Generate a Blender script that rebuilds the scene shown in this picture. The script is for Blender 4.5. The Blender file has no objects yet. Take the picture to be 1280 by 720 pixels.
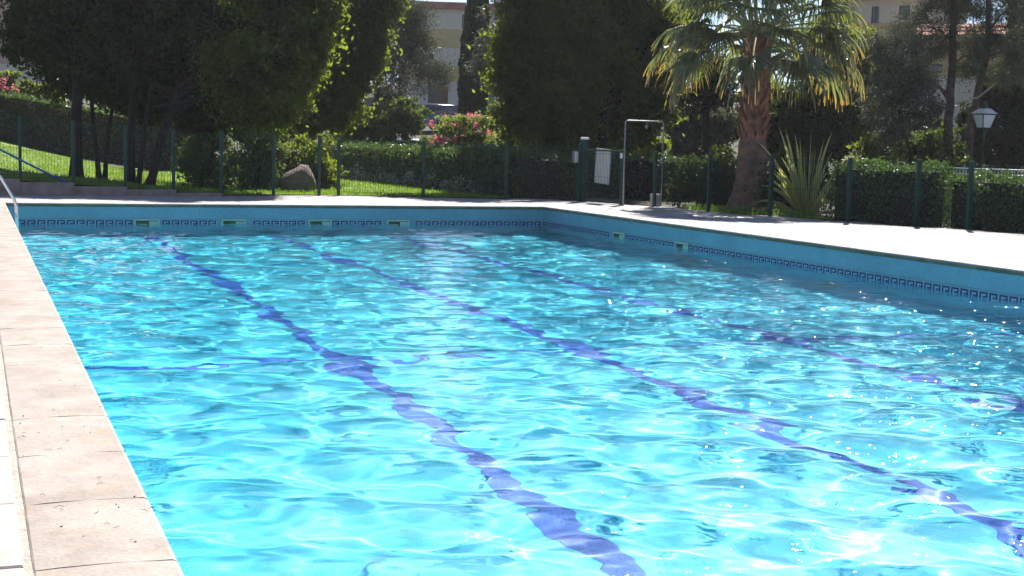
import bpy, math, random
import numpy as np
from mathutils import Vector, Matrix, noise

sc = bpy.context.scene
col = sc.collection
rnd = random.Random(11)
rng = np.random.default_rng(7)
R = math.radians

# ------------------------------------------------------------------ camera
CAMH = 1.2
FPX = 1750.0            # focal length in pixels of a 1280 px wide frame
PIT, ROL, YAW = 0.1029, 0.0246, 0.3698
cam = bpy.data.cameras.new('camera')
cam.sensor_width = 36
cam.lens = 36 * FPX / 1280
cam.clip_start = 0.05
cam.clip_end = 3000
cam_o = bpy.data.objects.new('camera', cam)
col.objects.link(cam_o)
sc.camera = cam_o
FW = Vector((math.sin(YAW) * math.cos(PIT), math.cos(YAW) * math.cos(PIT), -math.sin(PIT)))
RT = Vector((math.cos(YAW), -math.sin(YAW), 0))
UP = RT.cross(FW)
CX = RT * math.cos(ROL) + UP * math.sin(ROL)
CY = UP * math.cos(ROL) - RT * math.sin(ROL)
mw = Matrix((CX, CY, -FW)).transposed().to_4x4()
mw.translation = (0, 0, CAMH)
cam_o.matrix_world = mw

# ------------------------------------------------------------------ sky and sun
SUN_EL, SUN_AZ = R(47), R(36)
world = bpy.data.worlds.new('World')
sc.world = world
world.use_nodes = True
wn = world.node_tree
sky = wn.nodes.new('ShaderNodeTexSky')
sky.sky_type = 'NISHITA'
sky.sun_disc = False
sky.sun_elevation = SUN_EL
sky.sun_rotation = SUN_AZ
sky.air_density = 0.7
sky.dust_density = 0.1
sky.ozone_density = 3.5
wn.links.new(sky.outputs[0], wn.nodes['Background'].inputs[0])
wn.nodes['Background'].inputs[1].default_value = 0.055
sun = bpy.data.lights.new('sun', 'SUN')
sun.energy = 5.0
sun.angle = R(0.53)
sun.color = (1.0, 0.96, 0.92)
sun.cycles.is_caustics_light = True
sun_o = bpy.data.objects.new('sun', sun)
col.objects.link(sun_o)
SD = Vector((math.sin(SUN_AZ) * math.cos(SUN_EL), math.cos(SUN_AZ) * math.cos(SUN_EL), math.sin(SUN_EL)))
sun_o.rotation_euler = SD.to_track_quat('Z', 'Y').to_euler()
sc.view_settings.view_transform = 'Standard'
sc.view_settings.look = 'None'
sc.view_settings.exposure = 1.38
sc.view_settings.gamma = 1
sc.cycles.use_denoising = True
sc.cycles.max_bounces = 9
sc.cycles.diffuse_bounces = 4
sc.cycles.transparent_max_bounces = 8
sc.cycles.sample_clamp_indirect = 6


# ------------------------------------------------------------------ where things stand
def ray(px, py):
    return CX * ((px - 640) / FPX) + CY * ((360 - py) / FPX) + FW


def at(px, py, d):
    """Point d metres ahead of the viewpoint in the direction of a spot of the photograph."""
    return Vector((0, 0, CAMH)) + ray(px, py) * d


def gp(px, py, z=0.0):
    r = ray(px, py)
    return Vector((0, 0, CAMH)) + r * ((z - CAMH) / r.z)


def ahead(x, y):
    return x * math.sin(YAW) + y * math.cos(YAW)


def ground_z(x, y):
    """Lie of the land: flat round the pool, a raised lawn on the left, rising towards the houses."""
    d = ahead(x, y)
    z = 0.0
    if y > 28.2:
        z += max(0.0, min(1.6, (4.8 - x) / 4.3)) * (0.28 + 0.034 * min(40, max(0, y - 28.5)))
    if d > 62:
        z += min(d - 62, 60) * 0.1
    return z


# ------------------------------------------------------------------ helpers
def tag(o, label=None, cat=None, group=None, kind=None):
    if label: o['label'] = label
    if cat: o['category'] = cat
    if group: o['group'] = group
    if kind: o['kind'] = kind
    return o


def empty(name, loc, label=None, cat=None, group=None, kind=None, rz=0):
    o = bpy.data.objects.new(name, None)
    col.objects.link(o)
    o.location = loc
    o.rotation_euler = (0, 0, rz)
    o.empty_display_size = 0.1
    return tag(o, label, cat, group, kind)


def link(name, me, parent=None, loc=None):
    o = bpy.data.objects.new(name, me)
    col.objects.link(o)
    if parent is not None:
        o.parent = parent
        if loc is None:       # geometry given in world coordinates
            bpy_loc = parent.location
            o.matrix_parent_inverse = world_of(parent).inverted()
    if loc is not None:
        o.location = loc
    return o


def world_of(o):
    m = Matrix.Translation(o.location) @ o.rotation_euler.to_matrix().to_4x4()
    if o.parent is not None:
        m = world_of(o.parent) @ o.matrix_parent_inverse @ m
    return m


class MB:
    """Collects polygons with material slots."""
    def __init__(s):
        s.v, s.f, s.m = [], [], []

    def add(s, verts, faces, mi=0):
        b = len(s.v)
        s.v += [tuple(p) for p in verts]
        s.f += [tuple(i + b for i in f) for f in faces]
        s.m += [mi] * len(faces)
        return s

    def box(s, lo, hi, mi=0, mat=None):
        x0, y0, z0 = lo
        x1, y1, z1 = hi
        v = [Vector(p) for p in ((x0, y0, z0), (x1, y0, z0), (x1, y1, z0), (x0, y1, z0), (x0, y0, z1), (x1, y0, z1), (x1, y1, z1), (x0, y1, z1))]
        if mat is not None:
            v = [mat @ p for p in v]
        return s.add(v, [(3, 2, 1, 0), (4, 5, 6, 7), (0, 1, 5, 4), (1, 2, 6, 5), (2, 3, 7, 6), (3, 0, 4, 7)], mi)

    def bevbox(s, lo, hi, b, mi=0, mat=None):
        """Box whose upper edges are chamfered."""
        x0, y0, z0 = lo
        x1, y1, z1 = hi
        v = [(x0, y0, z0), (x1, y0, z0), (x1, y1, z0), (x0, y1, z0),
             (x0, y0, z1 - b), (x1, y0, z1 - b), (x1, y1, z1 - b), (x0, y1, z1 - b),
             (x0 + b, y0 + b, z1), (x1 - b, y0 + b, z1), (x1 - b, y1 - b, z1), (x0 + b, y1 - b, z1)]
        v = [Vector(p) for p in v]
        if mat is not None:
            v = [mat @ p for p in v]
        f = [(3, 2, 1, 0), (8, 9, 10, 11)]
        for k in range(4):
            n = (k + 1) % 4
            f += [(k, n, n + 4, k + 4), (k + 4, n + 4, n + 8, k + 8)]
        return s.add(v, f, mi)

    def tube(s, pts, r, n=8, mi=0, caps=True):
        pts = [Vector(p) for p in pts]
        rs = list(r) if hasattr(r, '__len__') else [r] * len(pts)
        rings = []
        a = None
        for i, p in enumerate(pts):
            t = (pts[min(i + 1, len(pts) - 1)] - pts[max(i - 1, 0)]).normalized()
            if a is None:
                a = t.orthogonal().normalized()
            else:
                a = (a - t * a.dot(t)).normalized()
            b = t.cross(a)
            rings.append([p + (a * math.cos(q) + b * math.sin(q)) * rs[i] for q in [2 * math.pi * k / n for k in range(n)]])
        v = [q for ring in rings for q in ring]
        f = []
        for i in range(len(pts) - 1):
            for k in range(n):
                f.append((i * n + k, i * n + (k + 1) % n, (i + 1) * n + (k + 1) % n, (i + 1) * n + k))
        if caps:
            f.append(tuple(reversed(range(n))))
            f.append(tuple((len(pts) - 1) * n + k for k in range(n)))
        return s.add(v, f, mi)

    def lathe(s, prof, n=16, c=(0, 0, 0), mi=0):
        v, f = [], []
        for r, z in prof:
            for k in range(n):
                a = 2 * math.pi * k / n
                v.append((c[0] + r * math.cos(a), c[1] + r * math.sin(a), c[2] + z))
        for i in range(len(prof) - 1):
            for k in range(n):
                f.append((i * n + k, i * n + (k + 1) % n, (i + 1) * n + (k + 1) % n, (i + 1) * n + k))
        f.append(tuple(reversed(range(n))))
        f.append(tuple((len(prof) - 1) * n + k for k in range(n)))
        return s.add(v, f, mi)

    def mesh(s, name, mats, smooth=False):
        me = bpy.data.meshes.new(name)
        me.from_pydata(s.v, [], s.f)
        for m in (mats if isinstance(mats, (list, tuple)) else [mats]):
            me.materials.append(m)
        me.polygons.foreach_set('material_index', s.m)
        if smooth:
            me.shade_smooth()
        me.update()
        return me

    def obj(s, name, mats, parent=None, smooth=False):
        return link(name, s.mesh(name, mats, smooth), parent)


def quads_mesh(name, v, m, smooth=False, f=None):
    """Mesh from an (n,4,3) array of quads, or from (n,3) vertices and an (m,4) index array."""
    me = bpy.data.meshes.new(name)
    v = np.ascontiguousarray(v, dtype=np.float32)
    if f is None:
        f = np.arange(v.shape[0] * 4).reshape(-1, 4)
    v = v.reshape(-1, 3)
    me.vertices.add(len(v))
    me.vertices.foreach_set('co', v.ravel())
    me.loops.add(f.size)
    me.loops.foreach_set('vertex_index', f.astype(np.int32).ravel())
    me.polygons.add(len(f))
    me.polygons.foreach_set('loop_start', np.arange(len(f), dtype=np.int32) * 4)
    me.update(calc_edges=True)
    if smooth:
        me.shade_smooth()
    me.materials.append(m)
    return me


# ------------------------------------------------------------------ materials
def new_mat(name):
    m = bpy.data.materials.new(name)
    m.use_nodes = True
    return m, m.node_tree, m.node_tree.nodes['Principled BSDF']


def node(nt, kind, **kw):
    n = nt.nodes.new(kind)
    for k, v in kw.items():
        if k in n.inputs.keys():
            n.inputs[k].default_value = v
        else:
            setattr(n, k, v)
    return n


def coords(nt, scale=(1, 1, 1)):
    t = nt.nodes.new('ShaderNodeTexCoord')
    mp = nt.nodes.new('ShaderNodeMapping')
    mp.inputs['Scale'].default_value = scale
    nt.links.new(t.outputs['Object'], mp.inputs[0])
    return mp.outputs[0]


def geo_pos(nt, scale=(1, 1, 1)):
    t = nt.nodes.new('ShaderNodeNewGeometry')
    mp = nt.nodes.new('ShaderNodeMapping')
    mp.inputs['Scale'].default_value = scale
    nt.links.new(t.outputs['Position'], mp.inputs[0])
    return mp.outputs[0]


def ramp(nt, src, stops):
    r = nt.nodes.new('ShaderNodeValToRGB')
    e = r.color_ramp.elements
    while len(e) < len(stops):
        e.new(0.5)
    for i, (p, c) in enumerate(stops):
        e[i].position = p
        e[i].color = (*c, 1) if len(c) == 3 else c
    nt.links.new(src, r.inputs[0])
    return r.outputs[0]


def mixc(nt, fac, a, b, mode='MIX'):
    n = nt.nodes.new('ShaderNodeMix')
    n.data_type = 'RGBA'
    n.blend_type = mode
    for sock, val in ((n.inputs[0], fac), (n.inputs[6], a), (n.inputs[7], b)):
        if hasattr(val, 'links'):
            nt.links.new(val, sock)
        elif isinstance(val, (int, float)):
            sock.default_value = val
        else:
            sock.default_value = (*val, 1)
    return n.outputs[2]


def noisy(name, c1, c2, scale=6.0, rough=0.7, bump=0.2, detail=6.0, lo=0.35, hi=0.65, spec=0.3, metal=0.0, pos=True, dist=0.02):
    m, nt, b = new_mat(name)
    p = geo_pos(nt) if pos else coords(nt)
    n = node(nt, 'ShaderNodeTexNoise', Scale=scale, Detail=detail, Roughness=0.6)
    nt.links.new(p, n.inputs['Vector'])
    nt.links.new(ramp(nt, n.outputs[0], [(lo, c1), (hi, c2)]), b.inputs['Base Color'])
    b.inputs['Roughness'].default_value = rough
    b.inputs['Specular IOR Level'].default_value = spec
    b.inputs['Metallic'].default_value = metal
    if bump:
        n2 = node(nt, 'ShaderNodeTexNoise', Scale=scale * 6, Detail=4.0)
        nt.links.new(p, n2.inputs['Vector'])
        bp = node(nt, 'ShaderNodeBump', Strength=bump, Distance=dist)
        nt.links.new(n2.outputs[0], bp.inputs['Height'])
        nt.links.new(bp.outputs[0], b.inputs['Normal'])
    return m


def leaf_mat(name, c1, c2, trans, tw=0.35, gloss=0.06, rough=0.4):
    """Leaves: each leaf its own shade between two colours, with light coming through."""
    m, nt, b = new_mat(name)
    nt.nodes.remove(b)
    out = nt.nodes['Material Output']
    g = nt.nodes.new('ShaderNodeNewGeometry')
    c = ramp(nt, g.outputs['Random Per Island'], [(0.0, c1), (0.75, c2), (1.0, tuple(min(1, q * 1.35) for q in c2))])
    d = nt.nodes.new('ShaderNodeBsdfDiffuse')
    nt.links.new(c, d.inputs[0])
    t = nt.nodes.new('ShaderNodeBsdfTranslucent')
    nt.links.new(mixc(nt, 0.75, c, trans), t.inputs[0])
    mx = nt.nodes.new('ShaderNodeMixShader')
    mx.inputs[0].default_value = tw
    nt.links.new(d.outputs[0], mx.inputs[1])
    nt.links.new(t.outputs[0], mx.inputs[2])
    gl = node(nt, 'ShaderNodeBsdfGlossy', Roughness=rough)
    gl.inputs[0].default_value = (0.9, 0.95, 0.9, 1)
    mx2 = nt.nodes.new('ShaderNodeMixShader')
    mx2.inputs[0].default_value = gloss
    nt.links.new(mx.outputs[0], mx2.inputs[1])
    nt.links.new(gl.outputs[0], mx2.inputs[2])
    nt.links.new(mx2.outputs[0], out.inputs[0])
    return m


M = {}
M['stone_white'] = noisy('pale_paving_stone', (0.27, 0.25, 0.24), (0.39, 0.365, 0.355), 3.0, 0.8, 0.15)
M['grout'] = noisy('grout', (0.30, 0.26, 0.21), (0.42, 0.38, 0.32), 14.0, 0.95, 0.6)
M['edge_brown'] = noisy('brown_edge', (0.15, 0.12, 0.07), (0.25, 0.205, 0.125), 5.0, 0.9, 0.3)  # brown tone of the lip under the far and right coping
M['key_white'] = noisy('white_tile', (0.27, 0.39, 0.44), (0.36, 0.47, 0.51), 20.0, 0.3, 0.0)
M['key_navy'] = noisy('navy_tile', (0.012, 0.02, 0.11), (0.03, 0.045, 0.2), 30.0, 0.25, 0.0)
M['key_trim'] = noisy('cream_tile', (0.22, 0.34, 0.34), (0.30, 0.40, 0.38), 12.0, 0.35, 0.0)
M['skimmer'] = noisy('cream_plastic', (0.40, 0.50, 0.38), (0.52, 0.58, 0.46), 9.0, 0.5, 0.0)
M['skimmer_shade'] = noisy('skimmer_throat_shade', (0.03, 0.04, 0.02), (0.10, 0.12, 0.05), 8.0, 0.6, 0.0)  # shade inside the skimmer mouth, put into the colour
M['steel'] = noisy('brushed_steel', (0.62, 0.64, 0.66), (0.75, 0.76, 0.78), 30.0, 0.22, 0.05, metal=1.0)
M['galv'] = noisy('galvanised_steel', (0.17, 0.175, 0.18), (0.28, 0.285, 0.29), 12.0, 0.45, 0.1, metal=0.6)
M['blue_pole'] = noisy('blue_paint', (0.03, 0.10, 0.42), (0.05, 0.15, 0.55), 8.0, 0.35, 0.05)
M['fence_green'] = noisy('green_paint', (0.006, 0.034, 0.026), (0.010, 0.048, 0.036), 8.0, 0.45, 0.05, spec=0.3)
M['wall_stone'] = noisy('rendered_wall', (0.24, 0.17, 0.15), (0.36, 0.27, 0.24), 5.0, 0.9, 0.4)
M['rock'] = noisy('brown_rock', (0.09, 0.062, 0.052), (0.21, 0.15, 0.125), 4.0, 0.9, 0.8, dist=0.05)
M['board'] = noisy('white_board', (0.62, 0.60, 0.56), (0.74, 0.72, 0.68), 3.0, 0.5, 0.0)
M['box_grey'] = noisy('grey_plastic', (0.20, 0.20, 0.19), (0.30, 0.30, 0.29), 6.0, 0.6, 0.1)
M['bark_dark'] = noisy('dark_bark', (0.012, 0.010, 0.009), (0.03, 0.025, 0.021), 9.0, 0.95, 0.9)
M['bark_pine'] = noisy('pine_bark', (0.05, 0.032, 0.028), (0.15, 0.10, 0.085), 9.0, 0.95, 0.9)
M['bark_pale'] = noisy('pale_bark', (0.22, 0.19, 0.15), (0.38, 0.34, 0.28), 9.0, 0.9, 0.5)
M['palm_bark'] = noisy('palm_bark', (0.12, 0.07, 0.052), (0.26, 0.155, 0.115), 7.0, 0.95, 0.9)
M['palm_boot'] = noisy('palm_leaf_base', (0.15, 0.06, 0.045), (0.40, 0.17, 0.11), 5.0, 0.85, 0.6)
M['ground'] = noisy('garden_soil', (0.02, 0.026, 0.010), (0.05, 0.05, 0.025), 0.8, 0.95, 0.5)
M['lawn'] = noisy('lawn_turf', (0.07, 0.115, 0.014), (0.16, 0.24, 0.022), 0.9, 0.9, 0.6)
M['road'] = noisy('road_asphalt', (0.04, 0.04, 0.04), (0.07, 0.07, 0.068), 2.0, 0.9, 0.3)
M['plaster'] = noisy('cream_plaster', (0.62, 0.55, 0.47), (0.70, 0.63, 0.54), 0.7, 0.9, 0.1)
M['plaster_tan'] = noisy('ochre_plaster', (0.52, 0.39, 0.18), (0.60, 0.46, 0.24), 0.7, 0.9, 0.1)
M['plaster_pink'] = noisy('pink_plaster', (0.46, 0.30, 0.24), (0.56, 0.38, 0.31), 0.7, 0.9, 0.1)
M['fascia'] = noisy('red_fascia', (0.30, 0.10, 0.09), (0.40, 0.15, 0.13), 1.5, 0.8, 0.1)
M['roof_tile'] = noisy('terracotta', (0.30, 0.12, 0.08), (0.44, 0.20, 0.14), 4.0, 0.85, 0.5)
M['shutter'] = noisy('brown_shutter', (0.09, 0.04, 0.03), (0.14, 0.07, 0.05), 5.0, 0.7, 0.1)
M['glass_dark'] = noisy('window_glass', (0.02, 0.025, 0.04), (0.05, 0.06, 0.09), 1.2, 0.08, 0.0, spec=0.7)
M['frame_dark'] = noisy('window_frame', (0.05, 0.045, 0.04), (0.08, 0.07, 0.06), 5.0, 0.5, 0.0)
M['door_blue'] = noisy('blue_door', (0.10, 0.13, 0.20), (0.16, 0.20, 0.28), 3.0, 0.6, 0.0)
M['car_blue'] = noisy('blue_car_paint', (0.05, 0.08, 0.22), (0.06, 0.10, 0.26), 1.0, 0.25, 0.0, spec=0.6)
M['car_white'] = noisy('white_car_paint', (0.55, 0.58, 0.62), (0.62, 0.64, 0.68), 1.0, 0.25, 0.0, spec=0.6)
M['tyre'] = noisy('rubber', (0.015, 0.015, 0.015), (0.03, 0.03, 0.03), 8.0, 0.85, 0.1)
M['lamp_red'] = noisy('red_lens', (0.3, 0.02, 0.02), (0.4, 0.03, 0.03), 8.0, 0.2, 0.0)
M['lantern_glass'] = noisy('opal_glass', (0.66, 0.66, 0.70), (0.76, 0.76, 0.80), 3.0, 0.25, 0.0)
M['rail_white'] = noisy('white_railing', (0.34, 0.36, 0.37), (0.46, 0.47, 0.49), 6.0, 0.5, 0.0)
M['litter'] = noisy('dry_leaf', (0.05, 0.025, 0.015), (0.16, 0.08, 0.04), 25.0, 0.9, 0.0)
M['blossom_pink'] = leaf_mat('pink_blossom', (0.55, 0.10, 0.16), (0.78, 0.25, 0.30), (0.9, 0.3, 0.35), 0.4, 0.0)
M['blossom_white'] = leaf_mat('pale_foliage', (0.22, 0.24, 0.22), (0.42, 0.44, 0.42), (0.4, 0.42, 0.4), 0.2, 0.05)
M['blossom_orange'] = leaf_mat('orange_blossom', (0.30, 0.10, 0.02), (0.45, 0.22, 0.04), (0.5, 0.25, 0.05), 0.3, 0.0)
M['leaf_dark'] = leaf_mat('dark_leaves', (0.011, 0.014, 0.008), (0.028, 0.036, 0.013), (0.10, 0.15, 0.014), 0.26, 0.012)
M['leaf_lime'] = leaf_mat('bright_leaves', (0.015, 0.022, 0.010), (0.052, 0.070, 0.017), (0.36, 0.46, 0.035), 0.40, 0.015)
M['leaf_mid'] = leaf_mat('green_leaves', (0.03, 0.048, 0.016), (0.065, 0.092, 0.024), (0.19, 0.27, 0.04), 0.34, 0.025)
M['leaf_hedge'] = leaf_mat('hedge_leaves', (0.020, 0.034, 0.013), (0.050, 0.080, 0.025), (0.15, 0.26, 0.03), 0.32, 0.03)
M['leaf_grey'] = leaf_mat('grey_green_leaves', (0.05, 0.054, 0.042), (0.095, 0.10, 0.075), (0.17, 0.19, 0.10), 0.28, 0.02)
M['needle'] = leaf_mat('pine_needles', (0.032, 0.038, 0.028), (0.065, 0.072, 0.052), (0.12, 0.14, 0.06), 0.25, 0.02)
M['cypress'] = leaf_mat('cypress_leaves', (0.018, 0.030, 0.014), (0.038, 0.058, 0.026), (0.07, 0.11, 0.035), 0.25, 0.015)
M['albizia'] = leaf_mat('silk_tree_leaves', (0.07, 0.11, 0.025), (0.13, 0.18, 0.045), (0.3, 0.4, 0.06), 0.4, 0.03)
M['grass'] = leaf_mat('grass_blades', (0.09, 0.17, 0.012), (0.17, 0.27, 0.025), (0.30, 0.46, 0.03), 0.4, 0.03)
M['sword'] = leaf_mat('sword_leaves', (0.09, 0.11, 0.035), (0.24, 0.25, 0.08), (0.62, 0.60, 0.12), 0.5, 0.06, 0.35)


def palm_leaf_mat():
    m, nt, b = new_mat('palm_frond')
    nt.nodes.remove(b)
    out = nt.nodes['Material Output']
    a = nt.nodes.new('ShaderNodeAttribute')
    a.attribute_name = 'along'
    oi = nt.nodes.new('ShaderNodeObjectInfo')
    add = node(nt, 'ShaderNodeMath', operation='ADD')
    nt.links.new(a.outputs['Fac'], add.inputs[0])
    sub = node(nt, 'ShaderNodeMath', operation='MULTIPLY_ADD')
    nt.links.new(oi.outputs['Random'], sub.inputs[0])
    sub.inputs[1].default_value = 0.2
    sub.inputs[2].default_value = -0.14
    nt.links.new(sub.outputs[0], add.inputs[1])
    c = ramp(nt, add.outputs[0], [(0.0, (0.12, 0.12, 0.04)), (0.3, (0.06, 0.08, 0.042)), (0.72, (0.085, 0.10, 0.04)), (0.90, (0.30, 0.20, 0.04)), (1.0, (0.34, 0.15, 0.04))])
    tc = ramp(nt, add.outputs[0], [(0.0, (0.16, 0.18, 0.05)), (0.66, (0.24, 0.29, 0.075)), (0.88, (0.66, 0.42, 0.045)), (1.0, (0.6, 0.34, 0.06))])
    d = nt.nodes.new('ShaderNodeBsdfDiffuse')
    nt.links.new(c, d.inputs[0])
    t = nt.nodes.new('ShaderNodeBsdfTranslucent')
    nt.links.new(tc, t.inputs[0])
    mx = nt.nodes.new('ShaderNodeMixShader')
    mx.inputs[0].default_value = 0.42
    nt.links.new(d.outputs[0], mx.inputs[1])
    nt.links.new(t.outputs[0], mx.inputs[2])
    gl = node(nt, 'ShaderNodeBsdfGlossy', Roughness=0.32)
    gl.inputs[0].default_value = (0.9, 0.95, 0.95, 1)
    mx2 = nt.nodes.new('ShaderNodeMixShader')
    mx2.inputs[0].default_value = 0.08
    nt.links.new(mx.outputs[0], mx2.inputs[1])
    nt.links.new(gl.outputs[0], mx2.inputs[2])
    nt.links.new(mx2.outputs[0], out.inputs[0])
    return m


M['palm'] = palm_leaf_mat()
M['petiole'] = noisy('palm_stalk', (0.20, 0.22, 0.09), (0.34, 0.33, 0.15), 6.0, 0.25, 0.0, spec=0.8)


def mosaic(name, c1, c2, cg, size=0.028, rough=0.25, axis='xy'):
    """Small square glass mosaic with grout lines."""
    m, nt, b = new_mat(name)
    g = nt.nodes.new('ShaderNodeNewGeometry')
    src = g.outputs['Position']
    sep = nt.nodes.new('ShaderNodeSeparateXYZ')
    nt.links.new(src, sep.inputs[0])
    cb = nt.nodes.new('ShaderNodeCombineXYZ')
    pick = {'x': 0, 'y': 1, 'z': 2}
    nt.links.new(sep.outputs[pick[axis[0]]], cb.inputs[0])
    nt.links.new(sep.outputs[pick[axis[1]]], cb.inputs[1])
    br = node(nt, 'ShaderNodeTexBrick', offset=0.0, squash=1.0)
    br.inputs['Scale'].default_value = 1.0
    br.inputs['Brick Width'].default_value = size
    br.inputs['Row Height'].default_value = size
    br.inputs['Mortar Size'].default_value = size * 0.07
    br.inputs['Bias'].default_value = 0.0
    br.inputs['Color1'].default_value = (*c1, 1)
    br.inputs['Color2'].default_value = (*c2, 1)
    br.inputs['Mortar'].default_value = (*cg, 1)
    nt.links.new(cb.outputs[0], br.inputs['Vector'])
    n = node(nt, 'ShaderNodeTexNoise', Scale=1.3, Detail=5.0)
    nt.links.new(src, n.inputs['Vector'])
    v = ramp(nt, n.outputs[0], [(0.3, (0.86, 0.86, 0.86)), (0.7, (1.08, 1.08, 1.08))])
    nt.links.new(mixc(nt, 1.0, br.outputs[0], v, 'MULTIPLY'), b.inputs['Base Color'])
    b.inputs['Roughness'].default_value = rough
    bp = node(nt, 'ShaderNodeBump', Strength=0.3, Distance=0.002, invert=True)
    nt.links.new(br.outputs['Fac'], bp.inputs['Height'])
    nt.links.new(bp.outputs[0], b.inputs['Normal'])
    return m


FLOOR1, FLOOR2 = (0.022, 0.62, 0.84), (0.035, 0.68, 0.88)
M['floor_tile'] = mosaic('aqua_mosaic_floor', FLOOR1, FLOOR2, (0.09, 0.64, 0.80), 0.028, 0.4, 'xy')
M['wall_tile_x'] = mosaic('blue_mosaic_far', (0.135, 0.325, 0.41), (0.18, 0.39, 0.465), (0.26, 0.44, 0.48), 0.028, 0.25, 'xz')
M['wall_tile_y'] = mosaic('blue_mosaic_side', (0.135, 0.325, 0.41), (0.18, 0.39, 0.465), (0.26, 0.44, 0.48), 0.028, 0.25, 'yz')
M['lane_tile'] = mosaic('dark_blue_mosaic', (0.001, 0.095, 0.52), (0.003, 0.12, 0.60), (0.01, 0.20, 0.58), 0.028, 0.4, 'xy')


def coping_mat():
    m, nt, b = new_mat('coping_stone')
    p = geo_pos(nt)
    n1 = node(nt, 'ShaderNodeTexNoise', Scale=2.6, Detail=7.0, Roughness=0.62)
    nt.links.new(p, n1.inputs['Vector'])
    c = ramp(nt, n1.outputs[0], [(0.30, (0.225, 0.182, 0.150)), (0.48, (0.30, 0.255, 0.216)), (0.70, (0.365, 0.325, 0.284))])
    n2 = node(nt, 'ShaderNodeTexNoise', Scale=5.5, Detail=5.0, Roughness=0.7)
    nt.links.new(p, n2.inputs['Vector'])
    st = ramp(nt, n2.outputs[0], [(0.56, (0, 0, 0)), (0.70, (0.75, 0.75, 0.75))])
    c = mixc(nt, st, c, (0.33, 0.215, 0.12))
    n3 = node(nt, 'ShaderNodeTexNoise', Scale=60.0, Detail=2.0)
    nt.links.new(p, n3.inputs['Vector'])
    c = mixc(nt, 0.35, c, ramp(nt, n3.outputs[0], [(0.3, (0.55, 0.55, 0.55)), (0.7, (1, 1, 1))]), 'MULTIPLY')
    v = node(nt, 'ShaderNodeTexVoronoi', Scale=22.0)
    nt.links.new(p, v.inputs['Vector'])
    pit = ramp(nt, v.outputs['Distance'], [(0.035, (0.25, 0.2, 0.16)), (0.07, (1, 1, 1))])
    c = mixc(nt, 0.8, c, pit, 'MULTIPLY')
    nt.links.new(c, b.inputs['Base Color'])
    b.inputs['Roughness'].default_value = 0.75
    b.inputs['Specular IOR Level'].default_value = 0.3
    h = mixc(nt, 0.5, n3.outputs[0], pit, 'MULTIPLY')
    bp = node(nt, 'ShaderNodeBump', Strength=0.5, Distance=0.004)
    nt.links.new(h, bp.inputs['Height'])
    nt.links.new(bp.outputs[0], b.inputs['Normal'])
    return m


M['coping'] = coping_mat()
M['paver'] = noisy('cream_paver', (0.30, 0.265, 0.24), (0.37, 0.335, 0.31), 4.0, 0.75, 0.25, dist=0.004)
M['joint_pale'] = noisy('pale_joint', (0.34, 0.30, 0.27), (0.42, 0.38, 0.35), 30.0, 0.9, 0.4)

# ------------------------------------------------------------------ the pool
XL, XR, YN, YF = 0.54, 10.35, -7.0, 25.1
ZW = -0.357                     # water level below the paving
KEY_TOP = -0.291


def depth(y):
    return 1.25 if y < 11.0 else 1.25 + (y - 11.0) / (YF - 11.0) * 0.35


fl = MB()
ysf = [YN, 11.0, YF]
for a, b in ((YN, 11.0), (11.0, YF)):
    za, zb = ZW - depth(a), ZW - depth(b)
    fl.add([(XL, a, za), (XR, a, za), (XR, b, zb), (XL, b, zb)], [(0, 1, 2, 3)])
pool_floor = tag(fl.obj('pool_floor', M['floor_tile']), kind='structure')
receivers = [pool_floor]
LANES = (2.78, 4.90, 7.03)
for x in LANES:
    q = MB()
    for a, b in ((YN + 1.5, 10.94), (11.06, YF - 1.2)):
        za, zb = ZW - depth(a) + 0.004, ZW - depth(b) + 0.004
        q.add([(x - 0.08, a, za), (x + 0.08, a, za), (x + 0.08, b, zb), (x - 0.08, b, zb)], [(0, 1, 2, 3)])
    receivers.append(q.obj('lane_line', M['lane_tile'], pool_floor))
q = MB()
z0 = ZW - depth(11.0) + 0.004
q.add([(XL + .005, 10.94, z0), (XR - .005, 10.94, z0), (XR - .005, 11.0, z0), (XL + .005, 11.0, z0)], [(0, 1, 2, 3)])
q.add([(XL + .005, 11.0, z0), (XR - .005, 11.0, z0), (XR - .005, 11.06, z0 - .006), (XL + .005, 11.06, z0 - .006)], [(0, 1, 2, 3)])
receivers.append(q.obj('cross_line', M['lane_tile'], pool_floor))

ZB = ZW - 2.6
T = 0.25
walls = {}
for nm, lo, hi, mt in (('far', (XL - T, YF, ZB), (XR + T, YF + T, -0.062), 'wall_tile_x'), ('right', (XR, YN, ZB), (XR + T, YF - .002, -0.062), 'wall_tile_y'),
                       ('left', (XL - T, YN, ZB), (XL, YF - .002, -0.062), 'wall_tile_y'), ('near', (XL - T, YN - T, ZB), (XR + T, YN - .002, -0.062), 'wall_tile_x')):
    w = MB().box(lo, hi).obj('pool_wall', M[mt])
    tag(w, kind='structure')
    walls[nm] = w
    receivers.append(w)

# Greek key band: one small raised tile per repeat, each an object of its own
PER = 0.16
c_ = PER / 6
h_ = 0.0215


def key_mesh():
    b = MB()
    b.box((0.001, -0.006, -5.0 * h_), (PER - 0.001, 0.004, 0), 0)
    bars = [(0, 0, 5, 1), (0, 1, 1, 5), (4, 1, 5, 3), (2, 2, 4, 3), (1, 4, 6, 5)]
    for x0, y0, x1, y1 in bars:
        b.box((x0 * c_ + .002, -0.009, -y1 * h_ + (.0005 if y1 == 5 else 0)), (x1 * c_ + .002, -0.0055, -y0 * h_ - 0.002), 1)
    return b.mesh('key_tile', [M['key_white'], M['key_navy']])


KM = key_mesh()
SKIM_FAR = [2.64, 4.15, 5.72, 7.2, 8.75]
SKIM_RIGHT = [21.9, 19.6]


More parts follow.
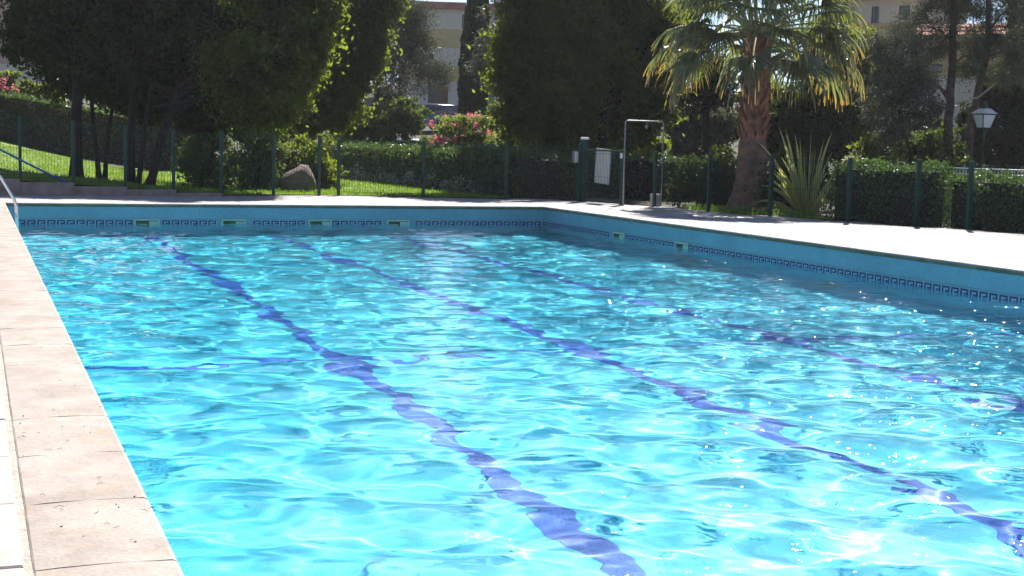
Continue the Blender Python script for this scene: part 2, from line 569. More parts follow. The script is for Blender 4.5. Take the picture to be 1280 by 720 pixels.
def skimmer(parent, x, y, rz):
    f = MB()
    wd, ht, th = 0.44, 0.17, 0.05
    # frame of four strips round a panel painted dark for the shaded throat
    f.box((0, -0.02, -0.018), (wd, 0.006, 0.012))
    f.box((0, -0.02, -ht), (wd, 0.006, -ht + 0.03))
    f.box((0, -0.02, -ht + 0.03), (0.03, 0.006, -0.018))
    f.box((wd - 0.03, -0.02, -ht + 0.03), (wd, 0.006, -0.018))
    me = f.mesh('skimmer', M['skimmer'])
    o = bpy.data.objects.new('skimmer', me)
    col.objects.link(o)
    o.parent = parent
    o.location = (x, y, KEY_TOP + 0.012)
    o.rotation_euler = (0, 0, rz)
    g = MB().box((0.03, -0.006, -ht + 0.03), (wd - 0.03, 0.004, -0.018)).mesh('throat_shade', M['skimmer_shade'])
    t = bpy.data.objects.new('throat_shade', g)
    col.objects.link(t)
    t.parent = o
    g = MB().box((0.035, -0.014, -ht + 0.035), (wd * 0.5, -0.008, -0.075)).box((wd * 0.58, -0.014, -ht + 0.035), (wd - 0.035, -0.008, -0.03)).mesh('weir_flap', M['skimmer'])
    t = bpy.data.objects.new('weir_flap', g)
    col.objects.link(t)
    t.parent = o


for x in SKIM_FAR[:4]:
    skimmer(walls['far'], x, YF - .004, 0)
for y in SKIM_RIGHT:
    skimmer(walls['right'], XR - .004, y, -math.pi / 2)
x = XL + 0.02
while x + PER < XR - 0.01:
    if not any(s - PER < x < s + 0.44 for s in SKIM_FAR[:4]):
        o = bpy.data.objects.new('key_tile', KM)
        col.objects.link(o)
        o.parent = walls['far']
        o.location = (x, YF - .004, KEY_TOP)
    x += PER
y = YF - 0.02
n_key = 0
while y - PER > 9.5:
    if not any(s - 0.44 < y < s + PER for s in SKIM_RIGHT):
        o = bpy.data.objects.new('key_tile', KM)
        col.objects.link(o)
        o.parent = walls['right']
        o.location = (XR - .004, y, KEY_TOP)
        o.rotation_euler = (0, 0, -math.pi / 2)
    y -= PER
MB().box((XL + .02, YF - .012, KEY_TOP + .001), (XR - .013, YF + .01, KEY_TOP + .016)).obj('trim_strip', M['key_trim'], walls['far'])
MB().box((XR - .012, 6, KEY_TOP + .001), (XR + .01, YF - .013, KEY_TOP + .016)).obj('trim_strip', M['key_trim'], walls['right'])

# water: one rippled sheet, real waves so the sun draws its net on the floor
xs = np.arange(XL, XR + 0.015, 0.026)
xs[-1] = XR
ys = np.concatenate([np.arange(YN, 1.5, 0.12), np.arange(1.5, 14, 0.026), np.arange(14, YF - 0.02, 0.032), [YF]])
gx, gy = np.meshgrid(xs, ys)
gz = np.zeros_like(gx)
wr = np.random.default_rng(5)
NW = 90
for i in range(NW):
    lam = 0.13 * (0.95 / 0.13) ** wr.random()
    k = 2 * math.pi / lam
    th = wr.normal(R(70), 0.95)
    ph = wr.random() * 6.283
    slope = 0.078 * math.sqrt(2.0 / NW) * (0.75 + 0.5 * wr.random()) * (lam / 0.5) ** 0.35
    env = 1.0 + 0.45 * np.sin(gx * wr.normal(0, .8) + gy * wr.normal(0, .5) + wr.random() * 6.28)
    if lam < .42:
        env = env * (0.62 + 0.15 * np.clip((gx - 3.0) / 5.5, 0, 1) + 0.12 * np.clip((gy - 5) / 9, 0, 1))
    gz += env * slope / k * np.sin(k * (gx * math.cos(th) + gy * math.sin(th)) + ph)
# short sharp ripples where the breeze touches the right half: these catch the sun
patch = np.clip((gx - 4.6) / 3, 0, 1) * np.clip((gy - 3.5) / 3, 0, 1) * np.clip(.55 + .55 * np.sin(gx * 1.3 + gy * .45 + 1) * np.sin(gy * .8 - gx * .5) + .3 * np.sin(gx * 2.9 - gy * 1.7), 0, 1.3)
for i in range(26):
    lam = wr.uniform(.11, .24)
    k = 2 * math.pi / lam
    th = wr.normal(R(54), .45)
    gz += patch * 0.05 * math.sqrt(2 / 26) / k * np.sin(k * (gx * math.cos(th) + gy * math.sin(th)) + wr.random() * 6.283)
nx, ny = len(xs), len(ys)
idx = np.arange(nx * ny).reshape(ny, nx)
wf = np.stack([idx[:-1, :-1], idx[:-1, 1:], idx[1:, 1:], idx[1:, :-1]], -1).reshape(-1, 4)
wm = bpy.data.materials.new('pool_water')
wm.use_nodes = True
nt = wm.node_tree
nt.nodes.clear()
rf = nt.nodes.new('ShaderNodeBsdfGlass')
rf.inputs['IOR'].default_value = 1.333
rf.inputs['Roughness'].default_value = 0.0
gl = nt.nodes.new('ShaderNodeBsdfGlossy')
gl.inputs['Roughness'].default_value = 0.10
tn = node(nt, 'ShaderNodeTexNoise', Scale=17.0, Detail=1.5, Roughness=0.55)
nt.links.new(geo_pos(nt), tn.inputs['Vector'])
bp = node(nt, 'ShaderNodeBump', Strength=1.0, Distance=0.0165)
nt.links.new(tn.outputs[0], bp.inputs['Height'])
nt.links.new(bp.outputs[0], gl.inputs['Normal'])
gl.distribution = 'BECKMANN'
fr = nt.nodes.new('ShaderNodeFresnel')
fr.inputs['IOR'].default_value = 1.333
mx = nt.nodes.new('ShaderNodeMixShader')
o_ = nt.nodes.new('ShaderNodeOutputMaterial')
fm = node(nt, 'ShaderNodeMath', operation='MULTIPLY')
fm.inputs[1].default_value = 0.3
nt.links.new(fr.outputs[0], fm.inputs[0])
nt.links.new(fm.outputs[0], mx.inputs[0])
nt.links.new(rf.outputs[0], mx.inputs[1])
nt.links.new(gl.outputs[0], mx.inputs[2])
nt.links.new(mx.outputs[0], o_.inputs[0])
water = tag(link('water', quads_mesh('water', np.stack([gx, gy, gz + ZW], -1), wm, True, wf)), kind='structure')
water.cycles.is_caustics_caster = True
for o in receivers:
    o.cycles.is_caustics_receiver = True


# ------------------------------------------------------------------ paving and coping
def jitter_box(lo, hi, b, amp=0.004):
    m = MB().bevbox(lo, hi, b)
    return m


deck = MB()
deck.add([(-40, -30, -.035), (0.16, -30, -.035), (0.16, YF + .3, -.035), (-40, YF + .3, -.035)], [(0, 1, 2, 3)])
deck_left = tag(deck.obj('pool_deck', M['grout']), kind='structure')
PAV = []
for v in range(3):
    b = MB()
    x0, x1, y0, y1 = 0.004, 0.496, 0.004, 0.706
    b.bevbox((x0, y0, -.03), (x1, y1, 0.0), 0.005)
    PAV.append(b.mesh('paving_tile', M['paver']))
TY = 0.71
for i in range(5):
    for j in range(30):
        o = bpy.data.objects.new('paving_tile', PAV[(i + j) % 3])
        col.objects.link(o)
        o.parent = deck_left
        o.location = (0.125 - 0.5 * (i + 1), 2.59 + TY * j - TY, rnd.uniform(-.002, .002))
        o.rotation_euler = (rnd.uniform(-.002, .002), rnd.uniform(-.003, .003), 0)
far_l = MB().add([(-40, 2.59 + TY * 29, -0.012), (-2.4, 2.59 + TY * 29, -0.012), (-2.4, YF + .3, -0.012), (-40, YF + .3, -0.012)], [(0, 1, 2, 3)])

# far and right decks: a bed sheet, slabs on the right one
bed = MB()
bed.add([(-40, YF + .3, -.004), (XR + .4, YF + .3, -.004), (XR + .4, 29.3, -.004), (-40, 29.3, -.004)], [(0, 1, 2, 3)])
deck_far = tag(bed.obj('pool_deck', M['stone_white']), kind='structure')
bed = MB()
bed.add([(XR + .36, -30, -.035), (60, -30, -.035), (60, 13.0, -.035), (16.5, 17, -.035), (13.9, 22.2, -.035), (12.6, 29.3, -.035), (XR + .401, 29.3, -.035), (XR + .401, YF, -.035)], [(0, 1, 2, 3, 4, 5, 6, 7)])
deck_right = tag(bed.obj('pool_deck', M['stone_white']), kind='structure')
SL = MB().bevbox((.004, .004, -.03), (.596, .596, 0), .004).mesh('paving_slab', M['stone_white'])


def fence_x(y):            # line of the fence along the right deck
    return float(np.interp(y, [9, 15.5, 18.35, 19.37, 20.24, 22.09, 23.56, 25.47, 27.4, 30], [18.4, 15.9, 14.9, 14.55, 14.15, 13.62, 13.15, 12.92, 12.3, 12.0]))


for j in range(34):
    y = 9.2 + .6 * j
    i = 0
    while True:
        x = XR + .40 + .6 * i
        if x + .3 > fence_x(y + .3) or y + .6 > 29.2:
            break
        o = bpy.data.objects.new('paving_slab', SL)
        col.objects.link(o)
        o.parent = deck_right
        o.location = (x, y, rnd.uniform(-.002, .002))
        o.rotation_euler = (rnd.uniform(-.002, .002), rnd.uniform(-.002, .002), 0)
        i += 1


def coping_mesh(wd, ln, name, mt, under, seed):
    """Coping stone: bull-nosed water edge at x = wd, slightly domed and uneven top, underside lip in its own material."""
    r2 = random.Random(seed)
    prof = [(0.0, -0.058), (0.0, -0.004), (0.006, 0.0)]
    for k in range(1, 6):
        prof.append((wd * k / 6, 0.006 * math.sin(math.pi * k / 6)))
    prof += [(wd - 0.02, 0.001), (wd - 0.008, -0.005), (wd, -0.02), (wd - 0.002, -0.04), (wd - 0.012, -0.058)]
    ns = 6
    v, f, mi = [], [], []
    for s in range(ns + 1):
        e = 0.0015 if s in (0, ns) else 0.0
        for (x, z) in prof:
            yy = 0.002 + (ln - 0.004) * s / ns
            dy = 0.0
            if s == 0: dy = 0.006 * math.sin(x * 16 + seed) * (x / wd)
            v.append((x, yy + dy, z - e + (r2.uniform(-.0012, .0012) if z > -.004 else 0)))
    npf = len(prof)
    for s in range(ns):
        for k in range(npf - 1):
            f.append((s * npf + k, s * npf + k + 1, (s + 1) * npf + k + 1, (s + 1) * npf + k)[::-1])
            mi.append(1 if k >= npf - 3 else 0)
    f.append(tuple(range(npf)))
    f.append(tuple(ns * npf + k for k in reversed(range(npf))))
    f.append((0, ns * npf, ns * npf + npf - 1, npf - 1))
    mi += [0, 0, 1]
    b = MB()
    b.v, b.f, b.m = v, f, mi
    return b.mesh(name, [mt, under])


LEN = 0.72
coping_l = empty('pool_coping', (XL - .395, YN, 0), kind='structure')
MB().box((0.115, -8, -.036), (0.15, YF + .1, -0.006)).obj('mortar_strip', M['grout'], coping_l)
MB().box((0.155, -8, -.058), (XL - .03, YF + .3, -.0022)).obj('mortar_bed', M['joint_pale'], coping_l)
cms = [coping_mesh(0.395, LEN, 'coping_stone', M['coping'], M['coping'], s) for s in range(5)]
y = 3.96 - 15 * LEN
k = 0
while y < YF - LEN * .2:
    o = bpy.data.objects.new('coping_stone', cms[k % 5])
    col.objects.link(o)
    o.parent = coping_l
    o.location = (0.0, y - YN, rnd.uniform(-.001, .001))
    y += LEN
    k += 1
cfs = [coping_mesh(0.42, LEN, 'coping_stone', M['stone_white'], M['edge_brown'], 20 + s) for s in range(3)]
coping_f = empty('pool_coping', (XL, YF, 0), kind='structure')
x = XL - .4
k = 0
while x < XR + .0:
    o = bpy.data.objects.new('coping_stone', cfs[k % 3])
    col.objects.link(o)
    o.parent = coping_f
    ln = min(LEN, XR + .02 - x)
    o.location = (x - XL, 0.395, 0.0)
    o.rotation_euler = (0, 0, -math.pi / 2)
    o.scale = (1, ln / LEN, 1)
    x += LEN
    k += 1
coping_r = empty('pool_coping', (XR, YN, 0), kind='structure')
y = YF + .395
k = 0
while y > 5:
    o = bpy.data.objects.new('coping_stone', cfs[k % 3])
    col.objects.link(o)
    o.parent = coping_r
    o.location = (0.40, y - YN, 0.0)
    o.rotation_euler = (0, 0, math.pi)
    y -= LEN
    k += 1
MB().box((XR + .38, -7, -.06), (XR + .401, YF + .38, -.02)).obj('joint_strip', M['grout'], coping_r)

# bits of dry leaf, twig and pine needle lying on the near coping
lit = MB()
for k in range(52):
    px, py = rnd.uniform(20, 235), rnd.uniform(430, 716)
    p = gp(px, py, 0.005)
    if not (XL - .38 < p.x < XL - .02):
        continue
    a = rnd.uniform(0, 6.28)
    if rnd.random() < .45:       # needle or twig, bent
        l = rnd.uniform(.012, .035)
        pts = [p + Vector((math.cos(a + t * .9) * l * t, math.sin(a + t * .9) * l * t, .003 + .003 * math.sin(t * 3))) for t in (0, .5, 1)]
        lit.tube(pts, .0008, 4)
    else:                         # crumb of leaf
        s = rnd.uniform(.003, .010)
        e1 = Vector((math.cos(a), math.sin(a), .1)) * s
        e2 = Vector((-math.sin(a), math.cos(a), .2)) * s * .5
        u = Vector((0, 0, .004))
        lit.add([p - e1, p - e2 + u, p + e1 + u * .4, p + e2 + u * .2, p + Vector((0, 0, -.003))], [(0, 1, 2, 3), (1, 0, 4), (2, 1, 4), (3, 2, 4), (0, 3, 4)])
tag(lit.obj('leaf_litter', M['litter']), 'scattered dry leaf crumbs and twigs on the near coping stones', 'leaf litter', kind='stuff')

# ------------------------------------------------------------------ ground and lawn
gxs = sorted(set([-300, -150, -80, -50] + list(np.arange(-40, 80.1, 2.0)) + [100, 140, 200, 320] + [XL - .2, XR + .2]))
gys = sorted(set([-200, -80, -40, -20] + list(np.arange(-10, 140.1, 2.0)) + [160, 200, 300, 600, 1500] + [YN - .2, YF + .2]))
gm = MB()
for yy in gys:
    for xx in gxs:
        gm.v.append((xx, yy, ground_z(xx, yy) - 0.06))
W_ = len(gxs)
for j in range(len(gys) - 1):
    for i in range(W_ - 1):
        mx_, my_ = (gxs[i] + gxs[i + 1]) / 2, (gys[j] + gys[j + 1]) / 2
        if XL - .2 < mx_ < XR + .2 and YN - .2 < my_ < YF + .2:
            continue
        gm.f.append((j * W_ + i, j * W_ + i + 1, (j + 1) * W_ + i + 1, (j + 1) * W_ + i))
        gm.m.append(0)
tag(gm.obj('ground', M['ground'], smooth=True), kind='structure')


def wall_y(x):             # line of the stepped wall and the far fence
    return float(np.interp(x, [-8, 0.4, 4.9, 5.86, 7.3, 10.75, 12.2], [28.3, 28.35, 28.5, 28.96, 29.28, 28.24, 27.4]))


def lawn_edge(y):          # right-hand border of the lawn, along the hedge
    return float(np.interp(y, [28, 29, 43, 60], [11.05, 11.05, 10.67, 10.2]))


lm = MB()
lxs = list(np.arange(-10, 11.2, .6))
rows = 40
for j in range(rows):
    for i, xx in enumerate(lxs):
        y0 = wall_y(xx) + .12
        yy = y0 + (50 - y0) * j / (rows - 1)
        xe = min(xx, lawn_edge(yy))
        lm.v.append((xe, yy, ground_z(xe, yy) + 0.012 + .02 * noise.noise(Vector((xx * .5, yy * .5, 0)))))
n_ = len(lxs)
for j in range(rows - 1):
    for i in range(n_ - 1):
        lm.f.append((j * n_ + i, j * n_ + i + 1, (j + 1) * n_ + i + 1, (j + 1) * n_ + i))
        lm.m.append(0)
tag(lm.obj('lawn', M['lawn'], smooth=True), kind='structure')

# grass blades over the lawn that shows
gn = 42000
gx_ = rng.uniform(-1.5, 11.0, gn)
gy_ = 28.6 + (rng.random(gn) ** 1.6) * 17
ok = np.array([yy > wall_y(xx) + .15 and xx < lawn_edge(yy) - .05 for xx, yy in zip(gx_, gy_)])
gx_, gy_ = gx_[ok], gy_[ok]
gz_ = np.array([ground_z(a, b) for a, b in zip(gx_, gy_)])
ang = rng.uniform(0, 6.28, len(gx_))
hh = rng.uniform(.03, .075, len(gx_))
ww = rng.uniform(.006, .014, len(gx_))
base = np.stack([gx_, gy_, gz_], -1)
side = np.stack([np.cos(ang), np.sin(ang), 0 * ang], -1) * ww[:, None]
tip = base + np.stack([rng.normal(0, .02, len(ang)), rng.normal(0, .02, len(ang)), hh], -1)
bl = np.stack([base - side, base + side, tip + side * .3, tip - side * .3], 1)
# strip of weeds along the foot of the right fence
gn = 900
yy_ = rng.uniform(21.3, 24.6, gn)
xx_ = np.array([fence_x(q) for q in yy_]) + rng.uniform(.02, .35, gn)
ang = rng.uniform(0, 6.28, gn)
base = np.stack([xx_, yy_, 0 * xx_ - .02], -1)
side = np.stack([np.cos(ang), np.sin(ang), 0 * ang], -1) * .010
tip = base + np.stack([rng.normal(0, .03, gn), rng.normal(0, .03, gn), rng.uniform(.06, .16, gn)], -1)
bl = np.concatenate([bl, np.stack([base - side, base + side, tip + side * .3, tip - side * .3], 1)])
tag(link('grass', quads_mesh('grass', bl, M['grass'])), 'short sunlit grass blades on the lawn behind the fence', 'grass', kind='stuff')


# ------------------------------------------------------------------ foliage
def leaf_quads(c, size, asp=0.5, droop=0.25, up=0.25, outward=None, g=rng):
    """Diamond leaves centred at c (n,3)."""
    n = len(c)
    nrm = g.normal(0, 1, (n, 3))
    nrm[:, 2] += up
    if outward is not None:
        nrm += outward * 0.8
    nrm /= np.linalg.norm(nrm, axis=1, keepdims=True) + 1e-9
    d = np.cross(nrm, g.normal(0, 1, (n, 3)))
    d[:, 2] -= droop
    d /= np.linalg.norm(d, axis=1, keepdims=True) + 1e-9
    s = np.cross(d, nrm)
    s /= np.linalg.norm(s, axis=1, keepdims=True) + 1e-9
    L = (size * g.uniform(.65, 1.3, n))[:, None]
    a = c - d * L * .5
    b = c + s * L * asp * .5 + nrm * L * .08
    e = c + d * L * .5
    f = c - s * L * asp * .5 + nrm * L * .08
    return np.stack([a, b, e, f], 1)


def lobe_cloud(lobes, size, dens, asp=0.5, clump=0.19, shell=2.4, droop=.25, up=.25, g=rng, rough=.38, per=26, spread=.42):
    """Leaves of a crown: each lobe (centre, radii) filled with clumps set mostly near its surface."""
    out = []
    for c, r in lobes:
        c = np.array(c)
        r = np.array(r) if hasattr(r, '__len__') else np.array([r, r, r])
        area = 4 * math.pi * float(np.mean(r)) ** 2
        n = max(60, int(dens * area))
        nc = max(5, n // per)
        u = g.normal(0, 1, (nc, 3))
        u /= np.linalg.norm(u, axis=1, keepdims=True)
        ph = g.uniform(0, 6.28, 6)
        bump = 1 + rough * (np.sin(u[:, 0] * 5 + ph[0]) * np.sin(u[:, 1] * 5 + ph[1]) + np.sin(u[:, 2] * 6 + ph[2]) * np.sin(u[:, 0] * 7 + ph[3])) * .8 + g.normal(0, rough * .3, nc)
        rad = g.random(nc) ** (1 / shell) * bump
        cc = c + u * r * rad[:, None]
        k = g.integers(0, nc, n)
        cs = clump * (0.6 + .8 * g.random(nc))
        p = cc[k] + g.normal(0, 1, (n, 3)) * cs[k][:, None] * np.array([1, 1, .75])
        out.append(leaf_quads(p, size, asp, droop, up, u[k], g))
    return np.concatenate(out)


def limb(b, a, c, r0, r1, n=5, wob=.12, sides=7):
    a, c = Vector(a), Vector(c)
    pts, rs = [], []
    L = (c - a).length
    for i in range(n + 1):
        t = i / n
        p = a.lerp(c, t) + Vector((rnd.uniform(-1, 1), rnd.uniform(-1, 1), rnd.uniform(-.4, .4))) * wob * L * .35 * math.sin(math.pi * t)
        pts.append(p)
        rs.append(r0 + (r1 - r0) * t)
    b.tube(pts, rs, sides)


def tree(name, label, cat, stems, lobes, leaf, bark, size, dens, group=None, limbs=True, **kw):
    """stems: list of (polyline of world points, start radius, end radius); lobes: (centre, radius)."""
    base = Vector(stems[0][0][0])
    root = empty(name, base, label, cat, group)
    b = MB()
    for pts, r0, r1 in stems:
        pts = [Vector(p) for p in pts]
        fine, rs = [], []
        m = len(pts) - 1
        for i in range(m):
            for s in range(4):
                t = s / 4
                fine.append(pts[i].lerp(pts[i + 1], t) + Vector((rnd.uniform(-1, 1), rnd.uniform(-1, 1), 0)) * r0 * .18 * (0 if i == 0 and s == 0 else 1))
                rs.append(r0 + (r1 - r0) * ((i + t) / m))
        fine.append(pts[-1])
        rs.append(r1)
        rs[0] *= 1.35
        b.tube(fine, rs, 9)
    if limbs:
        for c, r in lobes:
            pts, r0, r1 = rnd.choice(stems)
            q = Vector(pts[-1]).lerp(Vector(pts[-2]), rnd.uniform(0, .6))
            rm = r if not hasattr(r, '__len__') else sum(r) / 3
            limb(b, q, Vector(c) + Vector((0, 0, rm * .2)), max(r1 * .8, .02), .012)
    b.obj('trunk', bark, root, True)
    core, extra = [], []
    for c, r in lobes:
        rv = np.array(r) if hasattr(r, '__len__') else np.array([r, r, r])
        if float(np.mean(rv)) < .30:
            core.append((c, r))
            continue
        core.append((c, tuple(rv * .68)))
        for _ in range(13):
            u = rng.normal(0, 1, 3)
            u /= np.linalg.norm(u)
            extra.append((tuple(np.array(c) + u * rv * rng.uniform(.70, 1.16)), tuple(rv * rng.uniform(.20, .40))))
    q = [lobe_cloud(core, size, dens, **kw)]
    if extra:
        q.append(lobe_cloud(extra, size, dens * .62, **{**kw, 'clump': kw.get('clump', .19) * .55, 'shell': 3.0, 'per': 30}))
    q = np.concatenate(q)
    link('crown', quads_mesh('crown', q, leaf), root)
    return root


def LB(d, *spec, sq=1.0):
    """Lobes given by where they show (x, y, radius in photo pixels[, vertical radius]) at distance d."""
    out = []
    for s in spec:
        dd = d + (s[4] if len(s) > 4 else 0)
        c = at(s[0], s[1], dd)
        rx = s[2] * dd / FPX
        rz = (s[3] if len(s) > 3 and s[3] else s[2]) * dd / FPX
        out.append((tuple(c), (rx, rx * sq, rz)))
    return out


def on_ground(px, d):
    p = at(px, 200, d)
    return Vector((p.x, p.y, ground_z(p.x, p.y) - .03))


def stem_px(d, *pts):
    """Trunk line: first point on the ground under its photo column, the rest at distance d."""
    out = [on_ground(pts[0][0], d)]
    for px, py in pts[1:]:
        out.append(at(px, py, d))
    return out


G1 = 'shade trees along the stepped wall'
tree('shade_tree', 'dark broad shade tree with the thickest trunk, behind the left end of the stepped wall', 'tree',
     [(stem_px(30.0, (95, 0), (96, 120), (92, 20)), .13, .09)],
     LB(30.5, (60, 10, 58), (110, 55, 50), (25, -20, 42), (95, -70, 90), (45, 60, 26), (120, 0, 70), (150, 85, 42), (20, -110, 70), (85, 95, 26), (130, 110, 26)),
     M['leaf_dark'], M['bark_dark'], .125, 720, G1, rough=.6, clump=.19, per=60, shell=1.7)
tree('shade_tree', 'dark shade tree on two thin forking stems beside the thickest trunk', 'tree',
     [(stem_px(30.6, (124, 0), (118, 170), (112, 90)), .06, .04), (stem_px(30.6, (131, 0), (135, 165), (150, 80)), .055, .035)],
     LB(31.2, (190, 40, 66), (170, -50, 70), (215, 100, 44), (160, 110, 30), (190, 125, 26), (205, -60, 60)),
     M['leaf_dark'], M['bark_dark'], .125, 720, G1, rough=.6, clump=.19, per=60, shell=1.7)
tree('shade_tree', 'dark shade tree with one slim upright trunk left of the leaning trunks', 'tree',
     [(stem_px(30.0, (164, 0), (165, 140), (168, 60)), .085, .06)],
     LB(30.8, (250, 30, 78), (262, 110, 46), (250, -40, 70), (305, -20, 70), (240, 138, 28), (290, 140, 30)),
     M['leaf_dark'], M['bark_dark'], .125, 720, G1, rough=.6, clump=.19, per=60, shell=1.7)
tree('shade_tree', 'dark shade tree on two leaning trunks that spread to the right', 'tree',
     [(stem_px(29.8, (186, 0), (200, 180), (222, 110)), .10, .07), (stem_px(29.8, (172, 0), (180, 170), (190, 100)), .06, .04)],
     LB(30.2, (325, 60, 66), (305, 128, 38), (335, -30, 60), (350, 110, 34), (290, 80, 46), (335, 148, 24), (372, 30, 36), (392, 0, 30), (384, 62, 22), (400, 28, 16), (408, 8, 18), (396, 50, 14), (388, 84, 14), (374, 96, 18)),
     M['leaf_lime'], M['bark_dark'], .125, 720, G1, rough=.6, clump=.19, per=60, shell=1.7)
tree('shade_tree', 'dense shade tree with bright backlit leaves on its right edge, left of the grey pine', 'tree',
     [(stem_px(39, (348, 0), (356, 165), (372, 110)), .12, .08)],
     LB(39, (400, 60, 50), (436, 20, 34), (430, 78, 30), (380, 122, 38), (400, -50, 70), (450, -45, 50), (398, 140, 26), (468, 40, 18), (460, -8, 34), (436, 112, 20), (365, 150, 26), (478, 14, 16), (462, 68, 16), (474, 54, 11), (452, 92, 14), (440, 132, 13), (420, 150, 14), (484, -6, 18), (446, 44, 24)),
     M['leaf_lime'], M['bark_dark'], .14, 620, G1, rough=.6, clump=.2, per=60, shell=1.7)
for i, (spec, lab, base) in enumerate([
        (((250, 185, 26), (240, 212, 24), (268, 215, 22), (270, 165, 22)), 'dark leafy shrub under the shade trees, left of two behind the fence', 252),
        (((318, 180, 24), (305, 210, 26), (332, 200, 24), (325, 160, 22)), 'dark leafy shrub under the shade trees, left of the boulder', 316)]):
    tree('shrub', lab, 'shrub', [(stem_px(31.5, (base, 0), (base + 3, 200)), .035, .02), (stem_px(31.5, (base + 5, 0), (base + 14, 190)), .03, .02)],
         LB(31.8, *spec), M['leaf_mid'], M['bark_dark'], .11, 420, 'undergrowth shrubs', clump=.12)
tree('shrub', 'rounded green bush right behind the brown boulder', 'shrub',
     [(stem_px(33.2, (385, 0), (385, 215)), .04, .02)],
     LB(33.2, (318, 212, 24), (346, 198, 26), (398, 203, 27), (374, 200, 28), (352, 222, 22), (402, 224, 18), (330, 188, 18)),
     M['leaf_lime'], M['bark_dark'], .10, 560, 'undergrowth shrubs', clump=.10)

G2 = 'dark round-headed trees in the middle'
tree('broadleaf_tree', 'dark round broadleaf tree left of the gate with bright leaf edges', 'tree',
     [(stem_px(35.5, (700, 0), (702, 180), (700, 120)), .11, .08)],
     LB(35.5, (664, 56, 34), (706, 34, 48), (650, 112, 28), (700, 130, 46), (690, -60, 85), (642, 152, 20), (640, 62, 18), (675, 165, 28), (738, 70, 36), (720, 165, 28), (630, 84, 12), (628, 100, 11), (655, 82, 16), (690, 84, 22), (722, 100, 20), (740, 34, 18), (752, 58, 14), (672, 20, 24), (655, 34, 14), (628, 50, 12), (734, 120, 16)),
     M['leaf_lime'], M['bark_dark'], .14, 620, G2, rough=.6, clump=.2, per=60, shell=1.7)
tree('broadleaf_tree', 'dark round broadleaf tree behind the shower frame, trunk beside the notice board', 'tree',
     [(stem_px(36, (752, 0), (752, 190), (760, 110)), .16, .12)],
     LB(36.8, (800, 60, 46), (785, 128, 42), (825, 40, 22), (790, -50, 75), (765, 150, 34), (830, 105, 26), (756, 110, 38), (765, 30, 44), (815, 148, 22), (735, 160, 26), (790, 172, 20), (838, 26, 14), (842, 46, 12), (846, 88, 14), (780, 90, 20), (812, 20, 20), (785, 20, 22)),
     M['leaf_lime'], M['bark_dark'], .14, 620, G2, rough=.6, clump=.2, per=60, shell=1.7)

# cypress: a tight column of upright sprays
cb = on_ground(592, 58)
cyp = empty('cypress_tree', cb, 'tall narrow dark cypress standing in front of the cream building', 'tree')
MB().tube([cb, cb + Vector((0, 0, 2))], [.16, .12], 9).obj('trunk', M['bark_dark'], cyp, True)
n = 52000
t = rng.random(n)
zz = .2 + t * 9.6
rad = np.interp(t, [0, .12, .3, .5, .72, .88, 1], [.5, .68, .68, .58, .42, .25, .02]) * (1 + .10 * np.sin(t * 60) * rng.random(n))
a_ = rng.uniform(0, 6.28, n)
lobeA = 1 + .12 * np.sin(a_ * 5 + t * 14)
rr = rad * lobeA * rng.random(n) ** .28
pc = np.stack([cb.x + rr * np.cos(a_), cb.y + rr * np.sin(a_), cb.z + zz], -1)
link('crown', quads_mesh('crown', leaf_quads(pc, .17, .42, droop=-1.6, up=0), M['cypress']), cyp)

tree('olive_tree', 'pale grey-green olive tree right beside the cypress', 'tree',
     [(stem_px(52, (611, 0), (614, 118), (622, 70)), .13, .06)],
     LB(52, (618, 55, 16), (606, 88, 14), (630, 22, 22), (640, 55, 14), (602, 62, 8)), M['leaf_grey'], M['bark_pale'], .14, 110, clump=.3)
tree('pine_tree', 'grey-green pine with sparse needles left of the cream building', 'tree',
     [(stem_px(50, (462, 0), (470, 130), (485, 30)), .14, .08), ([at(476, 90, 50), at(500, 70, 50), at(530, 50, 50)], .07, .03)],
     LB(50, (522, 22, 22), (528, 58, 16), (500, 48, 32), (488, 10, 32), (512, 25, 24), (500, 95, 34), (485, 125, 28), (535, 100, 18, 14), (552, 90, 13, 10), (470, 75, 26), (545, 78, 10, 7)), M['needle'], M['bark_pine'], .17, 300, asp=.13, clump=.28, rough=.4)

